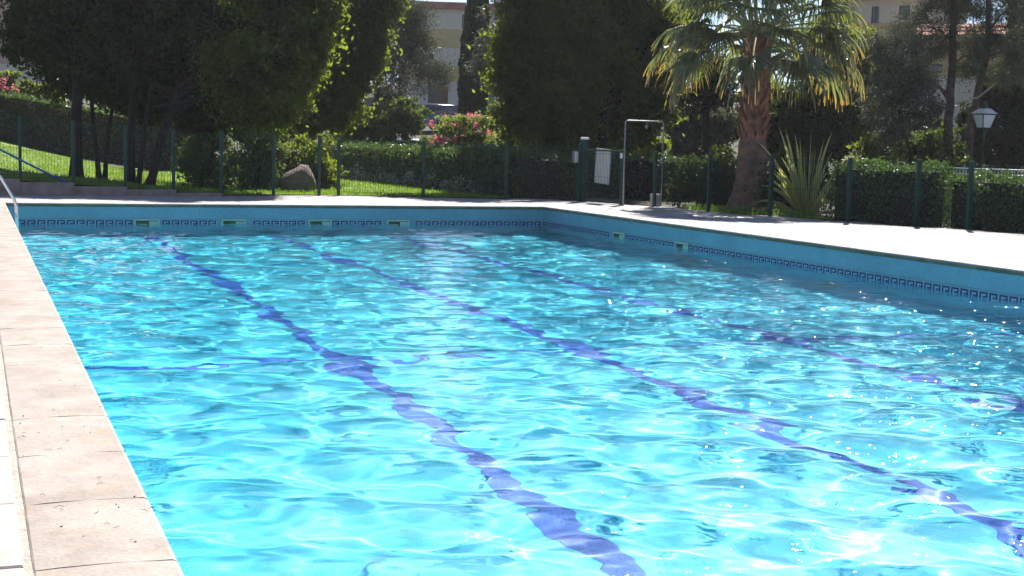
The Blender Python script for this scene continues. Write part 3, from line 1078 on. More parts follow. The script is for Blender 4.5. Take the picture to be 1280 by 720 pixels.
# shrubs of the middle distance
for d, base, spec, leaf, dens, lab in (
        (47, 462, ((450, 150, 28), (488, 148, 28), (512, 146, 20), (432, 138, 20), (468, 172, 20), (440, 170, 20)), 'leaf_mid', 330, 'broad oleander thicket left of the pink silk tree'),
        (46, 632, ((632, 166, 24), (650, 152, 24), (622, 148, 18), (660, 178, 20), (640, 135, 14)), 'leaf_mid', 330, 'loose green shrub right of the pink silk tree'),
        (45, 858, ((842, 150, 22), (876, 160, 26), (905, 150, 22), (858, 172, 26), (895, 178, 22), (850, 182, 20)), 'leaf_grey', 330, 'light grey-green shrub seen past the shower frame'),
        (34, 832, ((832, 232, 15), (838, 246, 11), (824, 222, 9)), 'leaf_lime', 420, 'small bright bush low in the open gateway'),
        (29.6, 885, ((872, 222, 26), (900, 212, 24), (915, 232, 22), (858, 236, 20), (890, 240, 22), (862, 208, 11)), 'leaf_dark', 620, 'dark glossy shrub left of the palm trunk'),
        (33, 1092, ((1088, 192, 17), (1105, 196, 15), (1078, 204, 12), (1118, 206, 12)), 'leaf_lime', 420, 'bright leafy shrub topping the hedge near the olive tree'),
        (36, 1150, ((1150, 190, 22), (1172, 184, 20), (1132, 196, 16), (1190, 196, 18)), 'leaf_mid', 330, 'yellow-green shrub below the two pines'),
        (44, 1255, ((1252, 112, 34), (1276, 150, 38), (1225, 165, 30), (1290, 80, 42), (1262, 195, 28), (1210, 195, 24), (1160, 165, 18)), 'leaf_dark', 560, 'dense dark evergreen shrub behind the lantern'),
        (52, 14, ((8, 112, 18), (30, 118, 14), (-12, 108, 22), (52, 116, 12), (70, 126, 10)), 'leaf_lime', 420, 'pink flowering oleander above the left hedge'),
        (27.3, 985, ((985, 222, 24), (1010, 215, 22), (972, 240, 20), (1000, 245, 22), (1022, 232, 18)), 'leaf_dark', 700, 'dark low shrub in the gap behind the sword plant'),
        (38.5, 985, ((980, 155, 38), (1032, 168, 34), (950, 160, 30), (1010, 185, 26)), 'leaf_dark', 600, 'dark shrub in the shade behind the palm trunk'),
        (42, 750, ((742, 178, 14), (768, 182, 14), (728, 186, 12), (800, 190, 14), (820, 184, 13), (775, 195, 12), (748, 200, 14)), 'leaf_lime', 300, 'bright ragged shrub showing behind the gate')):
    tree('shrub', lab, 'shrub', [(stem_px(d, (base, 0), (base + 2, spec[0][1])), .04, .02)], LB(d, *spec), M[leaf], M['bark_dark'], .12 * d / 40 + .02, dens, clump=.13)

tree('young_tree', 'small tree with a thin dark trunk between the shower and the palm', 'tree',
     [(stem_px(40, (882, 0), (882, 180), (884, 120)), .12, .09)], LB(40, (880, 100, 26), (905, 118, 22), (862, 128, 14), (900, 90, 20)), M['leaf_dark'], M['bark_dark'], .13, 380)
tree('broadleaf_tree', 'bushy round tree behind the palm with a yellow-green right side', 'tree',
     [(stem_px(40, (1052, 0), (1050, 190), (1045, 140)), .12, .08)],
     LB(40, (1052, 110, 38), (1005, 130, 44), (1078, 92, 26), (1086, 138, 20), (980, 165, 34), (1040, 165, 30), (1030, 60, 44), (1075, 160, 18)), M['leaf_lime'], M['bark_dark'], .11, 950, clump=.15, rough=.45)
tree('olive_tree', 'hazy grey olive tree with a slender crooked trunk right of the palm', 'tree',
     [(stem_px(34, (1142, 0), (1138, 190), (1124, 150), (1128, 110)), .05, .03)],
     LB(34, (1118, 92, 32), (1140, 130, 32), (1112, 160, 26), (1095, 62, 18), (1105, 125, 26), (1130, 60, 20), (1150, 95, 22)), M['leaf_grey'], M['bark_dark'], .085, 520, clump=.18, rough=.5)

tree('broadleaf_tree', 'large dark tree rising behind the lantern at the right edge', 'tree',
     [(stem_px(62, (1300, 0), (1298, 120), (1290, 0)), .25, .15)],
     LB(62, (1290, -40, 70), (1330, 60, 60), (1250, -110, 80), (1340, -100, 90), (1300, 130, 50), (1280, -190, 80), (1360, -200, 80), (1250, -260, 80), (1330, -300, 80), (1190, -230, 70), (1270, -370, 70)), M['leaf_dark'], M['bark_dark'], .18, 420, G2)  # lobes above the frame added to block sky mirrored in the water
tree('broadleaf_tree', 'very tall dark tree added behind the shower frame to cut sky reflections in the water', 'tree',
     [(stem_px(66, (850, 0), (850, 100), (852, 20)), .28, .18)],  # added tree, crown above the frame, keeps bright sky out of the water
     LB(66, (850, -60, 60), (880, -130, 75), (830, -200, 75), (900, -240, 75), (860, -320, 70), (960, -180, 60), (955, -100, 55), (1010, -150, 55), (1040, -150, 60), (1080, -240, 70), (1000, -260, 60), (1120, -270, 60)), M['leaf_dark'], M['bark_dark'], .18, 330, G2)
G3 = 'tall pines at the right'
tree('pine_tree', 'tall pine with a straight dark trunk left of the lantern', 'tree',
     [(stem_px(36, (1187, 0), (1186, 150), (1190, 80), (1193, 10), (1190, -80)), .125, .08),
      ([at(1186, 125, 36), at(1175, 110, 36), at(1158, 96, 36), at(1110, 98, 36)], .045, .015), ([at(1191, 80, 36), at(1205, 70, 36), at(1228, 71, 36)], .035, .012),
      ([at(1192, 85, 36), at(1212, 84, 36), at(1240, 88, 36)], .03, .01), ([at(1191, 40, 36), at(1170, 60, 36), at(1150, 62, 36)], .035, .012), ([at(1186, 120, 36), at(1180, 112, 36), at(1172, 108, 36)], .03, .012)],
     LB(36, (1152, 18, 26, 18), (1200, 5, 40, 24), (1165, 58, 28, 14), (1148, 75, 26, 14), (1185, -50, 60, 36), (1160, -110, 60, 40), (1210, -170, 60, 40), (1185, -230, 40, 30), (1130, 40, 16, 12), (1215, 62, 24, 12), (1212, 88, 22, 8), (1120, 90, 18, 9), (1180, 35, 28, 14)),
     M['needle'], M['bark_pine'], .14, 520, G3, asp=.11, clump=.19, limbs=False, rough=.45)
tree('pine_tree', 'leaning pine forking behind the lantern with a bare bleached branch', 'tree',
     [(stem_px(37, (1213, 0), (1212, 160), (1220, 120), (1234, 70), (1236, 0), (1240, -80)), .11, .06),
      ([at(1235, 40, 37), at(1250, 20, 37), at(1275, 0, 37)], .04, .02), ([at(1233, 72, 37), at(1250, 66, 37), at(1280, 64, 37)], .03, .015)],
     LB(37, (1240, 28, 34, 22), (1264, 60, 34, 16), (1252, -8, 40, 22), (1240, -70, 60, 34), (1255, -140, 60, 40), (1230, -210, 50, 34), (1262, 92, 28, 14), (1290, 30, 26, 20), (1225, 50, 26, 16), (1290, 75, 30, 20)),
     M['needle'], M['bark_pine'], .14, 520, G3, asp=.11, clump=.19, limbs=False, rough=.45)
pine2 = [o for o in col.objects if o.name == 'pine_tree.002'][0]
MB().tube([at(1192, 131, 36.8), at(1205, 126, 36.8), at(1222, 122, 36.8), at(1234, 113, 36.8), at(1245, 104, 36.8)], [.012, .02, .03, .028, .012], 6).obj('bare_branch', M['bark_pale'], pine2, True)

# silk tree with pink puffs on flat sprays
sp = [(566, 160, 30, 7), (585, 150, 30, 6), (556, 177, 22, 6), (602, 172, 24, 7), (570, 186, 34, 8), (552, 196, 22, 6), (606, 190, 16, 7), (612, 206, 13, 7), (590, 200, 20, 6), (540, 190, 12, 5)]
st = tree('silk_tree', 'flat-topped silk tree covered in pink flower puffs beyond the fence', 'tree',
          [(stem_px(36.5, (572, 0), (570, 215), (562, 190)), .05, .03)],
          LB(36.5, *sp), M['albizia'], M['bark_dark'], .10, 330, clump=.09, shell=1.2, droop=.5)
pp = []
for (x0, y0, rx, rz) in sp[:6]:
    for k in range(20):
        c = np.array(at(x0 + rnd.uniform(-1, 1) * rx, y0 - rz * rnd.uniform(.2, 1.1), 36.5 + rnd.uniform(-.7, .7)))
        pp.append(c + rng.normal(0, .036, (20, 3)))
pp.append(np.array(at(613, 197, 36.2)) + rng.normal(0, .03, (16, 3)))
tag(link('blossom', quads_mesh('blossom', leaf_quads(np.concatenate(pp), .055, .35), M['blossom_pink']), st), kind='stuff')
ol = [o for o in col.objects if o.get('label', '').startswith('pink flowering oleander')][0]
pp = [np.array(at(rnd.uniform(-20, 26), rnd.uniform(98, 126), 51.2)) + rng.normal(0, .06, (14, 3)) for _ in range(18)]
tag(link('blossom', quads_mesh('blossom', leaf_quads(np.concatenate(pp), .10, .5), M['blossom_pink']), ol), kind='stuff')

# pale cover plants at the foot of the long hedge, small orange flowers by the gate
pp = []
for k in range(70):
    yy = rnd.uniform(30.0, 42)
    x = lawn_edge(yy) - rnd.uniform(.05, .25)
    pp.append(np.array((x, yy, rnd.uniform(.05, .32))) + rng.normal(0, .07, (22, 3)))
tag(link('border_plants', quads_mesh('border_plants', leaf_quads(np.concatenate(pp), .07, .5), M['blossom_white'])), 'low pale grey border plants along the foot of the long hedge', 'border plants', kind='stuff')
pp = []
for k in range(40):
    p = gp(rnd.uniform(645, 715), 248)
    pp.append(np.array((p.x + rnd.uniform(-.2, .2), p.y + rnd.uniform(.15, .7), rnd.uniform(.03, .35))) + rng.normal(0, .05, (16, 3)))
tag(link('flower_bed', quads_mesh('flower_bed', leaf_quads(np.concatenate(pp), .06, .5), M['blossom_orange'])), 'low bed of rust orange flowers left of the gate', 'flower bed', kind='stuff')


# ------------------------------------------------------------------ hedges
def hedge(a, b, width, height, label, leaf='leaf_hedge', size=.07, dens=330, za=None, group=None, toward=1):
    """Clipped hedge from a to b (its front foot), with a bumpy leaf skin round a twig core."""
    a, b = Vector(a) - Vector((0, 0, .3)), Vector(b) - Vector((0, 0, .3))
    height += .3
    d = (b - a)
    L = math.hypot(d.x, d.y)
    ux = Vector((d.x / L, d.y / L, 0))
    nx = Vector((-ux.y, ux.x, 0)) * toward
    root = empty('hedge', a.lerp(b, .5), label, 'hedge', group)
    core = MB()
    v = []
    for t in (0.06 / L, 1 - .06 / L):
        p = a.lerp(b, t)
        for w, h in ((.10, 0), (width - .10, 0), (width - .10, height - .10), (.10, height - .10)):
            v.append(p + nx * w + Vector((0, 0, h)))
    core.add(v, [(0, 1, 2, 3), (7, 6, 5, 4), (0, 4, 5, 1), (1, 5, 6, 2), (2, 6, 7, 3), (3, 7, 4, 0)])
    core.obj('twigs', M['bark_dark'], root)
    n = int(dens * (L * (2 * height + width) + 2 * width * height))
    s = rng.random(n)
    per_ = [L * height, L * width, L * height, width * height, width * height]
    side_ = rng.choice(5, n, p=np.array(per_) / sum(per_))
    u = rng.random(n)
    vv = rng.random(n)
    lx = u * L
    w = np.where(side_ == 0, 0, np.where(side_ == 2, width, vv * width))
    h = np.where(side_ == 1, height, vv * height)
    lx = np.where(side_ == 3, 0, np.where(side_ == 4, L, lx))
    w = np.where(side_ >= 3, u * width, w)
    out = np.zeros((n, 3))
    nv, uv = np.array(nx), np.array(ux)
    out[side_ == 0] = -nv
    out[side_ == 2] = nv
    out[side_ == 1] = (0, 0, 1)
    out[side_ == 3] = -uv
    out[side_ == 4] = uv
    off = .05 * np.sin(lx * 5.1 + h * 4) + .04 * np.sin(lx * 11 + w * 9) + rng.normal(0, .035, n) - .02
    off = off + np.where(rng.random(n) < .05, rng.uniform(.02, .15, n), 0)
    pa = np.array(a)
    dz = (b.z - a.z) / L
    p = pa + uv * lx[:, None] + nv * w[:, None] + out * off[:, None]
    p[:, 2] += h + dz * lx
    link('foliage', quads_mesh('foliage', leaf_quads(p, size, .55, outward=out), M[leaf]), root)
    return root


hedge((10.95, 28.9, -.02), (10.55, 45.5, -.02), 1.0, 1.03, 'long clipped hedge running away from the fence beside the lawn', size=.09, dens=300, toward=-1)
pa, pb = at(-80, 186, 45), at(265, 190, 47)
pa.z, pb.z = ground_z(pa.x, pa.y), ground_z(pb.x, pb.y)
hedge(pa, pb, 1.0, 1.42, 'tall sunlit-topped hedge at the back of the raised lawn on the left', size=.10, dens=240)
hedge((11.2, 28.9, -.02), (12.35, 28.2, -.02), .8, .95, 'low dark hedge just left of the gate', size=.08, dens=330)
pa, pb = at(728, 250, 33.5), at(866, 250, 33)
pa.z = pb.z = -.02
hedge(pa, pb, .9, .98, 'flat-topped hedge seen through the open gateway', size=.08, dens=330)
h1a, h1b = gp(1030, 275.5), gp(1160, 282.5)
hedge((h1a.x + .16, h1a.y + .1, -.03), (h1b.x + .22, h1b.y + .12, -.03), .8, 1.02, 'dense hedge behind the right fence, left of the gap', size=.06, dens=900, leaf='leaf_hedge', toward=1)
h2a, h2b = gp(1168, 283.5), gp(1345, 297)
hedge((h2a.x + .26, h2a.y + .1, -.03), (h2b.x + .30, h2b.y + .1, -.03), .8, .88, 'dense hedge behind the right fence, right of the gap', size=.06, dens=900, toward=1)


# ------------------------------------------------------------------ stepped wall, fences, gate
gw = empty('garden_wall', (2.5, 28.4, 0), 'low stepped retaining wall along the left of the far deck', 'wall')
pxs = [-120, -40, 23, 90, 157, 221, 283]
tops = [.36, .33, .295, .235, .165, .12, .055]
WB = []
for k in range(len(pxs) - 1):
    xa, xb = at(pxs[k], 240, 27.4).x, at(pxs[k + 1], 240, 27.8).x
    ya = wall_y((xa + xb) / 2)
    MB().bevbox((xa + .004, ya, -.05), (xb - .004, ya + .22, tops[k + 1]), .008).obj('wall_block', M['wall_stone'], gw)
    WB.append((xa, xb, ya, tops[k + 1]))


def wires(a, b, h, step=.055, r=.0038, z0=.06):
    """Welded wire panel: upright wires with paired cross wires and a folded top edge."""
    a, b = Vector(a), Vector(b)
    L = (b - a).length
    u = (b - a).normalized()
    nrm = Vector((-u.y, u.x, 0)).normalized()
    m = MB()
    n = max(3, int(L / step))
    for i in range(n):
        p = a + u * (L * (i + .5) / n)
        m.tube([p + Vector((0, 0, z0)), p + Vector((0, 0, h - .07)), p + Vector((0, 0, h - .035)) + nrm * .035, p + Vector((0, 0, h))], r, 4, caps=False)
    for z in (z0 + .02, h * .5, h - .07, h - .0):
        for dz in ((0,)):
            m.tube([a + Vector((0, 0, z + dz)) + nrm * .006, b + Vector((0, 0, z + dz)) + nrm * .006], r * 1.1, 4, caps=False)
    m.tube([a + Vector((0, 0, h - .035)) + nrm * .04, b + Vector((0, 0, h - .035)) + nrm * .04], r * 1.1, 4, caps=False)
    return m


def post(p, h, r=.03):
    m = MB()
    m.box((p[0] - r, p[1] - r, p[2] - .02), (p[0] + r, p[1] + r, p[2] + h))
    m.bevbox((p[0] - r * 1.12, p[1] - r * 1.12, p[2] + h), (p[0] + r * 1.12, p[1] + r * 1.12, p[2] + h + .022), .008)
    return m


def fence(pts, h, label, group='green wire fences round the pool', level=None):
    root = empty('wire_fence', Vector(pts[0]), label, 'fence', group)
    for p in pts:
        post(p, h + .04).obj('post', M['fence_green'], root)
    for k in range(len(pts) - 1):
        a, b = Vector(pts[k]), Vector(pts[k + 1])
        z = max(a.z, b.z) if level is None else a.z
        a.z = b.z = z
        u = (b - a).normalized() * .035
        wires(a + u, b - u, h).obj('wire_panel', M['fence_green'], root)
    return root


spts = []
for (xa, xb, ya, z) in WB:
    spts.append((xa + .02, ya + .11, z))
spts.append((WB[-1][1], wall_y(WB[-1][1]) + .11, 0.05))
spts += [(5.86, 28.96, 0), (6.88, 29.2, 0)]
fence(spts, 1.20, 'green wire fence stepping along the low wall on the left')
fence([(7.32, 29.28, 0), (9.06, 28.79, 0), (10.75, 28.24, 0), (12.12, 27.45, 0)], 1.16, 'green wire fence in front of the sunny lawn and long hedge')
rp = [(12.92, 25.47), (13.1, 23.56), (13.56, 22.09), (14.0, 20.3), (14.66, 19.3), (14.95, 18.35), (15.75, 16.2), (16.7, 13.9)]
fence([(x, y, 0) for x, y in rp], 1.04, 'green wire fence from the open gateway past the palm to the right hedges')

gr = empty('gate', (12.2, 27.4, 0), 'green wire gate leaf between its tall capped post and the shower frame', 'gate')
m = MB()
m.box((12.2 - .06, 27.4 - .06, -.02), (12.2 + .06, 27.4 + .06, 1.32))
m.obj('gate_post', M['fence_green'], gr)
MB().bevbox((12.2 - .07, 27.4 - .07, 1.32), (12.2 + .07, 27.4 + .07, 1.37), .015).obj('post_cap', M['board'], gr)
post((12.42, 25.95, 0), 1.12, .04).obj('gate_post', M['fence_green'], gr)
a, b = Vector((12.215, 27.3, 0)), Vector((12.41, 26.02, 0))
wires(a, b, 1.10, z0=.08).obj('wire_panel', M['fence_green'], gr)
fr = MB()
fr.tube([a + Vector((0, 0, .07)), a + Vector((0, 0, 1.10))], .02, 6)
fr.tube([b + Vector((0, 0, .07)), b + Vector((0, 0, 1.10))], .02, 6)
fr.tube([a + Vector((0, 0, .07)), b + Vector((0, 0, .07))], .018, 6)
fr.tube([a + Vector((0, 0, 1.10)), b + Vector((0, 0, 1.10))], .018, 6)
fr.obj('gate_frame', M['fence_green'], gr)
MB().box((12.37, 25.9, .95), (12.385, 26.0, 1.06)).obj('lock_box', M['board'], gr)

# notice board hung on the far side of the gate wires
pb = a.lerp(b, .42)
u = (b - a).normalized()
nrm = Vector((u.y, -u.x, 0)).normalized()
if nrm.y < 0: nrm = -nrm
ang = math.atan2(u.y, u.x)
mt = Matrix.Translation(pb + nrm * .03 + Vector((0, 0, .42))) @ Matrix.Rotation(ang, 4, 'Z') @ Matrix.Rotation(R(3), 4, 'Y')
nb = empty('notice_board', mt.translation, 'blank white notice board hanging behind the gate wires', 'notice board')
MB().box((-.26, 0, 0), (.26, .012, .70), mat=mt).obj('panel', M['board'], nb)
fr = MB()
for lo, hi in (((-.275, -.004, -.015), (.275, .016, .0)), ((-.275, -.004, .70), (.275, .016, .715)), ((-.275, -.004, .0), (-.26, .016, .70)), ((.26, -.004, .0), (.275, .016, .70))):
    fr.box(lo, hi, mat=mt)
fr.obj('frame', M['rail_white'], nb)
bp_ = at(722, 196, 30.6)
gb = empty('meter_box', bp_, 'small pale grey box mounted just left of the tall gate post', 'box')
MB().bevbox((bp_.x - .11, bp_.y - .05, bp_.z - .13), (bp_.x + .11, bp_.y + .05, bp_.z + .12), .01).obj('case', M['box_grey'], gb)
MB().box((bp_.x - .10, bp_.y - .06, bp_.z - .12), (bp_.x + .10, bp_.y - .051, bp_.z + .10)).obj('lid', M['board'], gb)
MB().tube([(bp_.x, bp_.y + .02, -.05), (bp_.x, bp_.y + .02, bp_.z - .12)], .03, 8).obj('stand', M['fence_green'], gb)

# outdoor shower: two uprights and a cross bar of pale pipe
s1, s2 = gp(778.5, 257.5), gp(826, 257.5)
sh = empty('outdoor_shower', s1, 'pale pipe shower frame with a hanging shower head in the open gateway', 'shower')
top = at(779, 150.5, 28.05).z
m = MB()
m.tube([s1, s1 + Vector((0, 0, top - .04)), s1 + Vector((.02, 0, top - .01)), (s1.x + .06, s1.y, top), s2 + Vector((-.04, 0, top)), s2 + Vector((-.01, 0, top - .02)), s2 + Vector((0, 0, top - .06)), s2 + Vector((0, 0, top - .55))], .015, 10)
m.obj('pipe_frame', M['galv'], sh, True)
MB().tube([s2 + Vector((0, 0, top - .55)), s2], .013, 8).obj('supply_pipe', M['galv'], sh, True)
hd = s1.lerp(s2, .55)
MB().tube([hd + Vector((0, 0, top)), hd + Vector((0, 0, top - .08))], .014, 8).lathe([(.014, -.08), (.03, -.10), (.036, -.13), (.02, -.15)], 12, (hd.x, hd.y, top)).obj('shower_head', M['galv'], sh, True)
MB().box((s2.x - .03, s2.y - .05, .86), (s2.x + .03, s2.y + .03, .94)).obj('valve', M['galv'], sh)
MB().bevbox((s2.x - .12, s2.y + .06, -.03), (s2.x + .04, s2.y + .26, .24), .01).obj('base_box', M['box_grey'], sh)

# ------------------------------------------------------------------ rails by the left corner
pl = empty('pool_pole', gp(110, 242.3, .01), 'long blue pole slanting from the deck up over the stepped wall', 'pole')
q0 = gp(110, 242.3, .015)
q1 = at(0, 187, 26.6)
q2 = q0 + (q1 - q0) * 1.9
MB().tube([q0, q1, q2], .020, 8).obj('shaft', M['blue_pole'], pl, True)
MB().tube([q0 - (q1 - q0).normalized() * .03, q0 + (q1 - q0).normalized() * .06], .024, 8).obj('end_cap', M['blue_pole'], pl, True)

ld = empty('pool_ladder', (XL, 22.0, 0), 'stainless pool ladder with curved handrails at the far left corner', 'ladder')
for yy in (21.8, 22.35):
    m = MB()
    pts = [(XL + .09, yy, -1.2), (XL + .09, yy, -.05), (XL + .085, yy, .09), (XL + .05, yy, .20), (XL - .12, yy, .50), (XL - .20, yy, .60), (XL - .30, yy, .66), (XL - .42, yy, .64), (XL - .50, yy, .54), (XL - .52, yy, .40), (XL - .52, yy, -.02)]
    m.tube(pts, .021, 10)
    m.obj('handrail', M['steel'], ld, True)
for z in (-.62, -.9, -1.15):
    MB().box((XL + .05, 21.82, z - .015), (XL + .13, 22.33, z + .015)).obj('tread', M['steel'], ld)

# ------------------------------------------------------------------ boulder
bc = gp(376, 240)
bp2 = at(376, 222, ahead(bc.x, bc.y))
rk = MB()
nu, nv = 22, 14
for j in range(nv + 1):
    th = math.pi * j / nv
    for i in range(nu):
        ph = 2 * math.pi * i / nu
        d = Vector((math.sin(th) * math.cos(ph), math.sin(th) * math.sin(ph), math.cos(th)))
        k = 1 + .22 * noise.noise(d * 1.3 + Vector((4, 1, 2))) + .07 * noise.noise(d * 4)
        p = Vector((d.x * .42, d.y * .36, d.z * .36)) * k
        # faceted: shaved on the left flank, steep on the right
        s = p.dot(Vector((-.62, -.2, .75)))
        if s > .24: p -= Vector((-.62, -.2, .75)) * (s - .25) * .55
        s = p.dot(Vector((.85, -.3, .35)))
        if s > .27: p -= Vector((.85, -.3, .35)) * (s - .28) * .55
        rk.v.append((bc.x + p.x + .03, bc.y + .3 + p.y, .23 + p.z))
for j in range(nv):
    for i in range(nu):
        rk.f.append((j * nu + i, j * nu + (i + 1) % nu, (j + 1) * nu + (i + 1) % nu, (j + 1) * nu + i)[::-1])
        rk.m.append(0)
ro = rk.obj('boulder', M['rock'], smooth=True)
tag(ro, 'brown boulder lying on the lawn in front of the rounded bush', 'rock')

# ------------------------------------------------------------------ palm
pb_ = Vector((14.93, 25.09, -.03))
pd = ahead(pb_.x, pb_.y)
palm = empty('palm_tree', pb_, 'fan palm with flared trunk and yellow hanging leaf tips', 'tree')
tm = MB()
prof = [(.57, 0), (.48, .12), (.41, .3), (.345, .55), (.31, .9), (.285, 1.3), (.26, 1.5), (.25, 3.3), (.2, 3.6)]
v, f = [], []
nn = 26
zs = np.linspace(0, 3.6, 46)
for z in zs:
    r = float(np.interp(z, [p[1] for p in prof], [p[0] for p in prof]))
    for k in range(nn):
        a = 2 * math.pi * k / nn
        w = 1 + .05 * noise.noise(Vector((math.cos(a) * 2, math.sin(a) * 2, z * 1.2))) + .025 * math.sin(z * 55 + math.sin(a * 3))
        lean = -.02 * z
        v.append((pb_.x + lean * 0 + r * w * math.cos(a), pb_.y + r * w * math.sin(a), pb_.z + z))
for j in range(len(zs) - 1):
    for k in range(nn):
        f.append((j * nn + k, j * nn + (k + 1) % nn, (j + 1) * nn + (k + 1) % nn, (j + 1) * nn + k))
tm.add(v, f)
tm.obj('trunk', M['palm_bark'], palm, True)
boot = MB()
for s_ in range(2):
    pass
bv = [(-.075, .0, 0), (.075, .0, 0), (.05, .05, .13), (-.05, .05, .13), (-.03, .085, .22), (.03, .085, .22), (-.06, -.05, 0), (.06, -.05, 0), (0, .02, .20)]
boot.add(bv, [(0, 1, 2, 3), (3, 2, 5, 4), (6, 0, 3), (1, 7, 2), (3, 4, 8), (2, 8, 5), (4, 5, 8), (6, 7, 1, 0)])
BOOT = boot.mesh('leaf_base', M['palm_boot'])
k = 0
for row in range(15):
    z = 1.42 + row * .135
    for q in range(11):
        a = 2 * math.pi * (q + .5 * (row % 2)) / 11 + rnd.uniform(-.08, .08)
        o = bpy.data.objects.new('leaf_base', BOOT)
        col.objects.link(o)
        o.parent = palm
        rr_ = .25
        o.location = (rr_ * math.cos(a), rr_ * math.sin(a), z + rnd.uniform(-.03, .03))
        o.rotation_euler = (rnd.uniform(-.15, .2), rnd.uniform(-.2, .2), a - math.pi / 2)
        s_ = rnd.uniform(.8, 1.25)
        o.scale = (s_, s_ * rnd.uniform(.7, 1.3), s_)


def frond(az, el, plen, blade, sag, young):
    """Fan leaf: stalk leaving the crown at az/el, pleated fan, free tips hanging."""
    c0 = pb_ + Vector((0, 0, 3.55))
    h = Vector((math.cos(az), math.sin(az), 0))
    pts = []
    p = c0 + h * .12
    d = h * math.cos(el) + Vector((0, 0, math.sin(el)))
    n = 7
    for i in range(n + 1):
        pts.append(p.copy())
        d = (d + Vector((0, 0, -sag / n))).normalized()
        p = p + d * plen / n
    b = MB()
    side = h.cross(Vector((0, 0, 1))).normalized()
    roll = rnd.gauss(0, .35)
    side = (side + Vector((0, 0, roll)))
    side = (side - d * side.dot(d)).normalized()
    upv = side.cross(d).normalized()
    tip = pts[-1]
    nl = 44
    sagk = rnd.uniform(.75, 1.25)
    v, f, al = [], [], []
    for k in range(nl):
        t = (k + .5) / nl * 2 - 1
        a = t * R(118)
        dirn = (d * math.cos(a) + side * math.sin(a) + upv * (.30 * abs(math.sin(a)) * .6)).normalized()
        L = blade * (1 - .28 * abs(t) ** 2) * rnd.uniform(.78, 1.12)
        wd = dirn.cross(upv).normalized()
        q = tip.copy()
        dd = dirn.copy()
        dk = rnd.uniform(.45, 1.35) * sagk
        start = rnd.uniform(.3, .5)
        segs = 9
        base_i = len(v)
        for s in range(segs + 1):
            u = s / segs
            w = (.030 if u < .3 else .019) * min(1, u * 3.2 + .1) * (1 - max(0, u - .45) / .57)
            fold = upv * (.012 * (1 if k % 2 else -1))
            v.append(q - wd * w + fold)
            v.append(q + wd * w - fold)
            al += [u, u]
            drop = .05 if u < start else .50 * dk
            dd = (dd + Vector((0, 0, -drop * rnd.uniform(.85, 1.15)))).normalized()
            q = q + dd * L / segs
        for s in range(segs):
            i0 = base_i + s * 2
            f.append((i0, i0 + 1, i0 + 3, i0 + 2))
    b.add(v, f, 0)
    nfan = len(b.v)
    b.tube(pts, [.034, .03, .026, .023, .02, .018, .016, .014], 6, 1)
    al += [0.0] * (len(b.v) - nfan)
    me = b.mesh('frond', [M['palm'], M['petiole']])
    al = [q * (1.04 - .42 * young) for q in al]
    at_ = me.attributes.new('along', 'FLOAT', 'POINT')
    at_.data.foreach_set('value', al)
    link('frond', me, palm)


nf = 50
for k in range(nf):
    t = (k + .5) / nf
    az = k * 2.39996 + rnd.uniform(-.12, .12)
    el = R(-14 + 92 * t) + rnd.uniform(-.08, .08)
    frond(az, el, rnd.uniform(1.15, 1.6) * (1.08 - .22 * t), rnd.uniform(.95, 1.2), .55 - .25 * t, t)

# ------------------------------------------------------------------ sword-leaved plant by the palm
sb = gp(1000, 271.5)
sb = Vector((sb.x + .42, sb.y + .45, -.02))
yp = empty('sword_plant', sb, 'spiky sword-leaved plant fanning out behind the fence beside the palm', 'plant')
for k in range(54):
    a = rnd.uniform(0, 6.28)
    tilt = abs(rnd.gauss(0, .62)) + .04
    L = rnd.uniform(1.05, 1.75) if tilt < .5 else rnd.uniform(.8, 1.2)
    dd = Vector((math.cos(a) * math.sin(tilt), math.sin(a) * math.sin(tilt), math.cos(tilt)))
    p = sb + Vector((math.cos(a), math.sin(a), 0)) * rnd.uniform(.02, .12)
    sd_ = dd.cross(Vector((math.cos(a + 1.3), math.sin(a + 1.3), .2))).normalized()
    v, f = [], []
    segs = 7
    for s in range(segs + 1):
        u = s / segs
        w = .034 * (0.55 + 1.1 * u if u < .4 else 1.0 - ((u - .4) / .6) ** 1.6) + .001
        nn_ = dd.cross(sd_)
        v += [p - sd_ * w, p + nn_ * w * .25, p + sd_ * w]
        dd = (dd + Vector((0, 0, -1)) * (.04 + .50 * max(0, tilt - .4) * u + (.18 * u * u))).normalized()
        p = p + dd * L / segs
    for s in range(segs):
        i0 = s * 3
        f += [(i0, i0 + 1, i0 + 4, i0 + 3), (i0 + 1, i0 + 2, i0 + 5, i0 + 4)]
    MB().add(v, f).obj('leaf', M['sword'], yp)

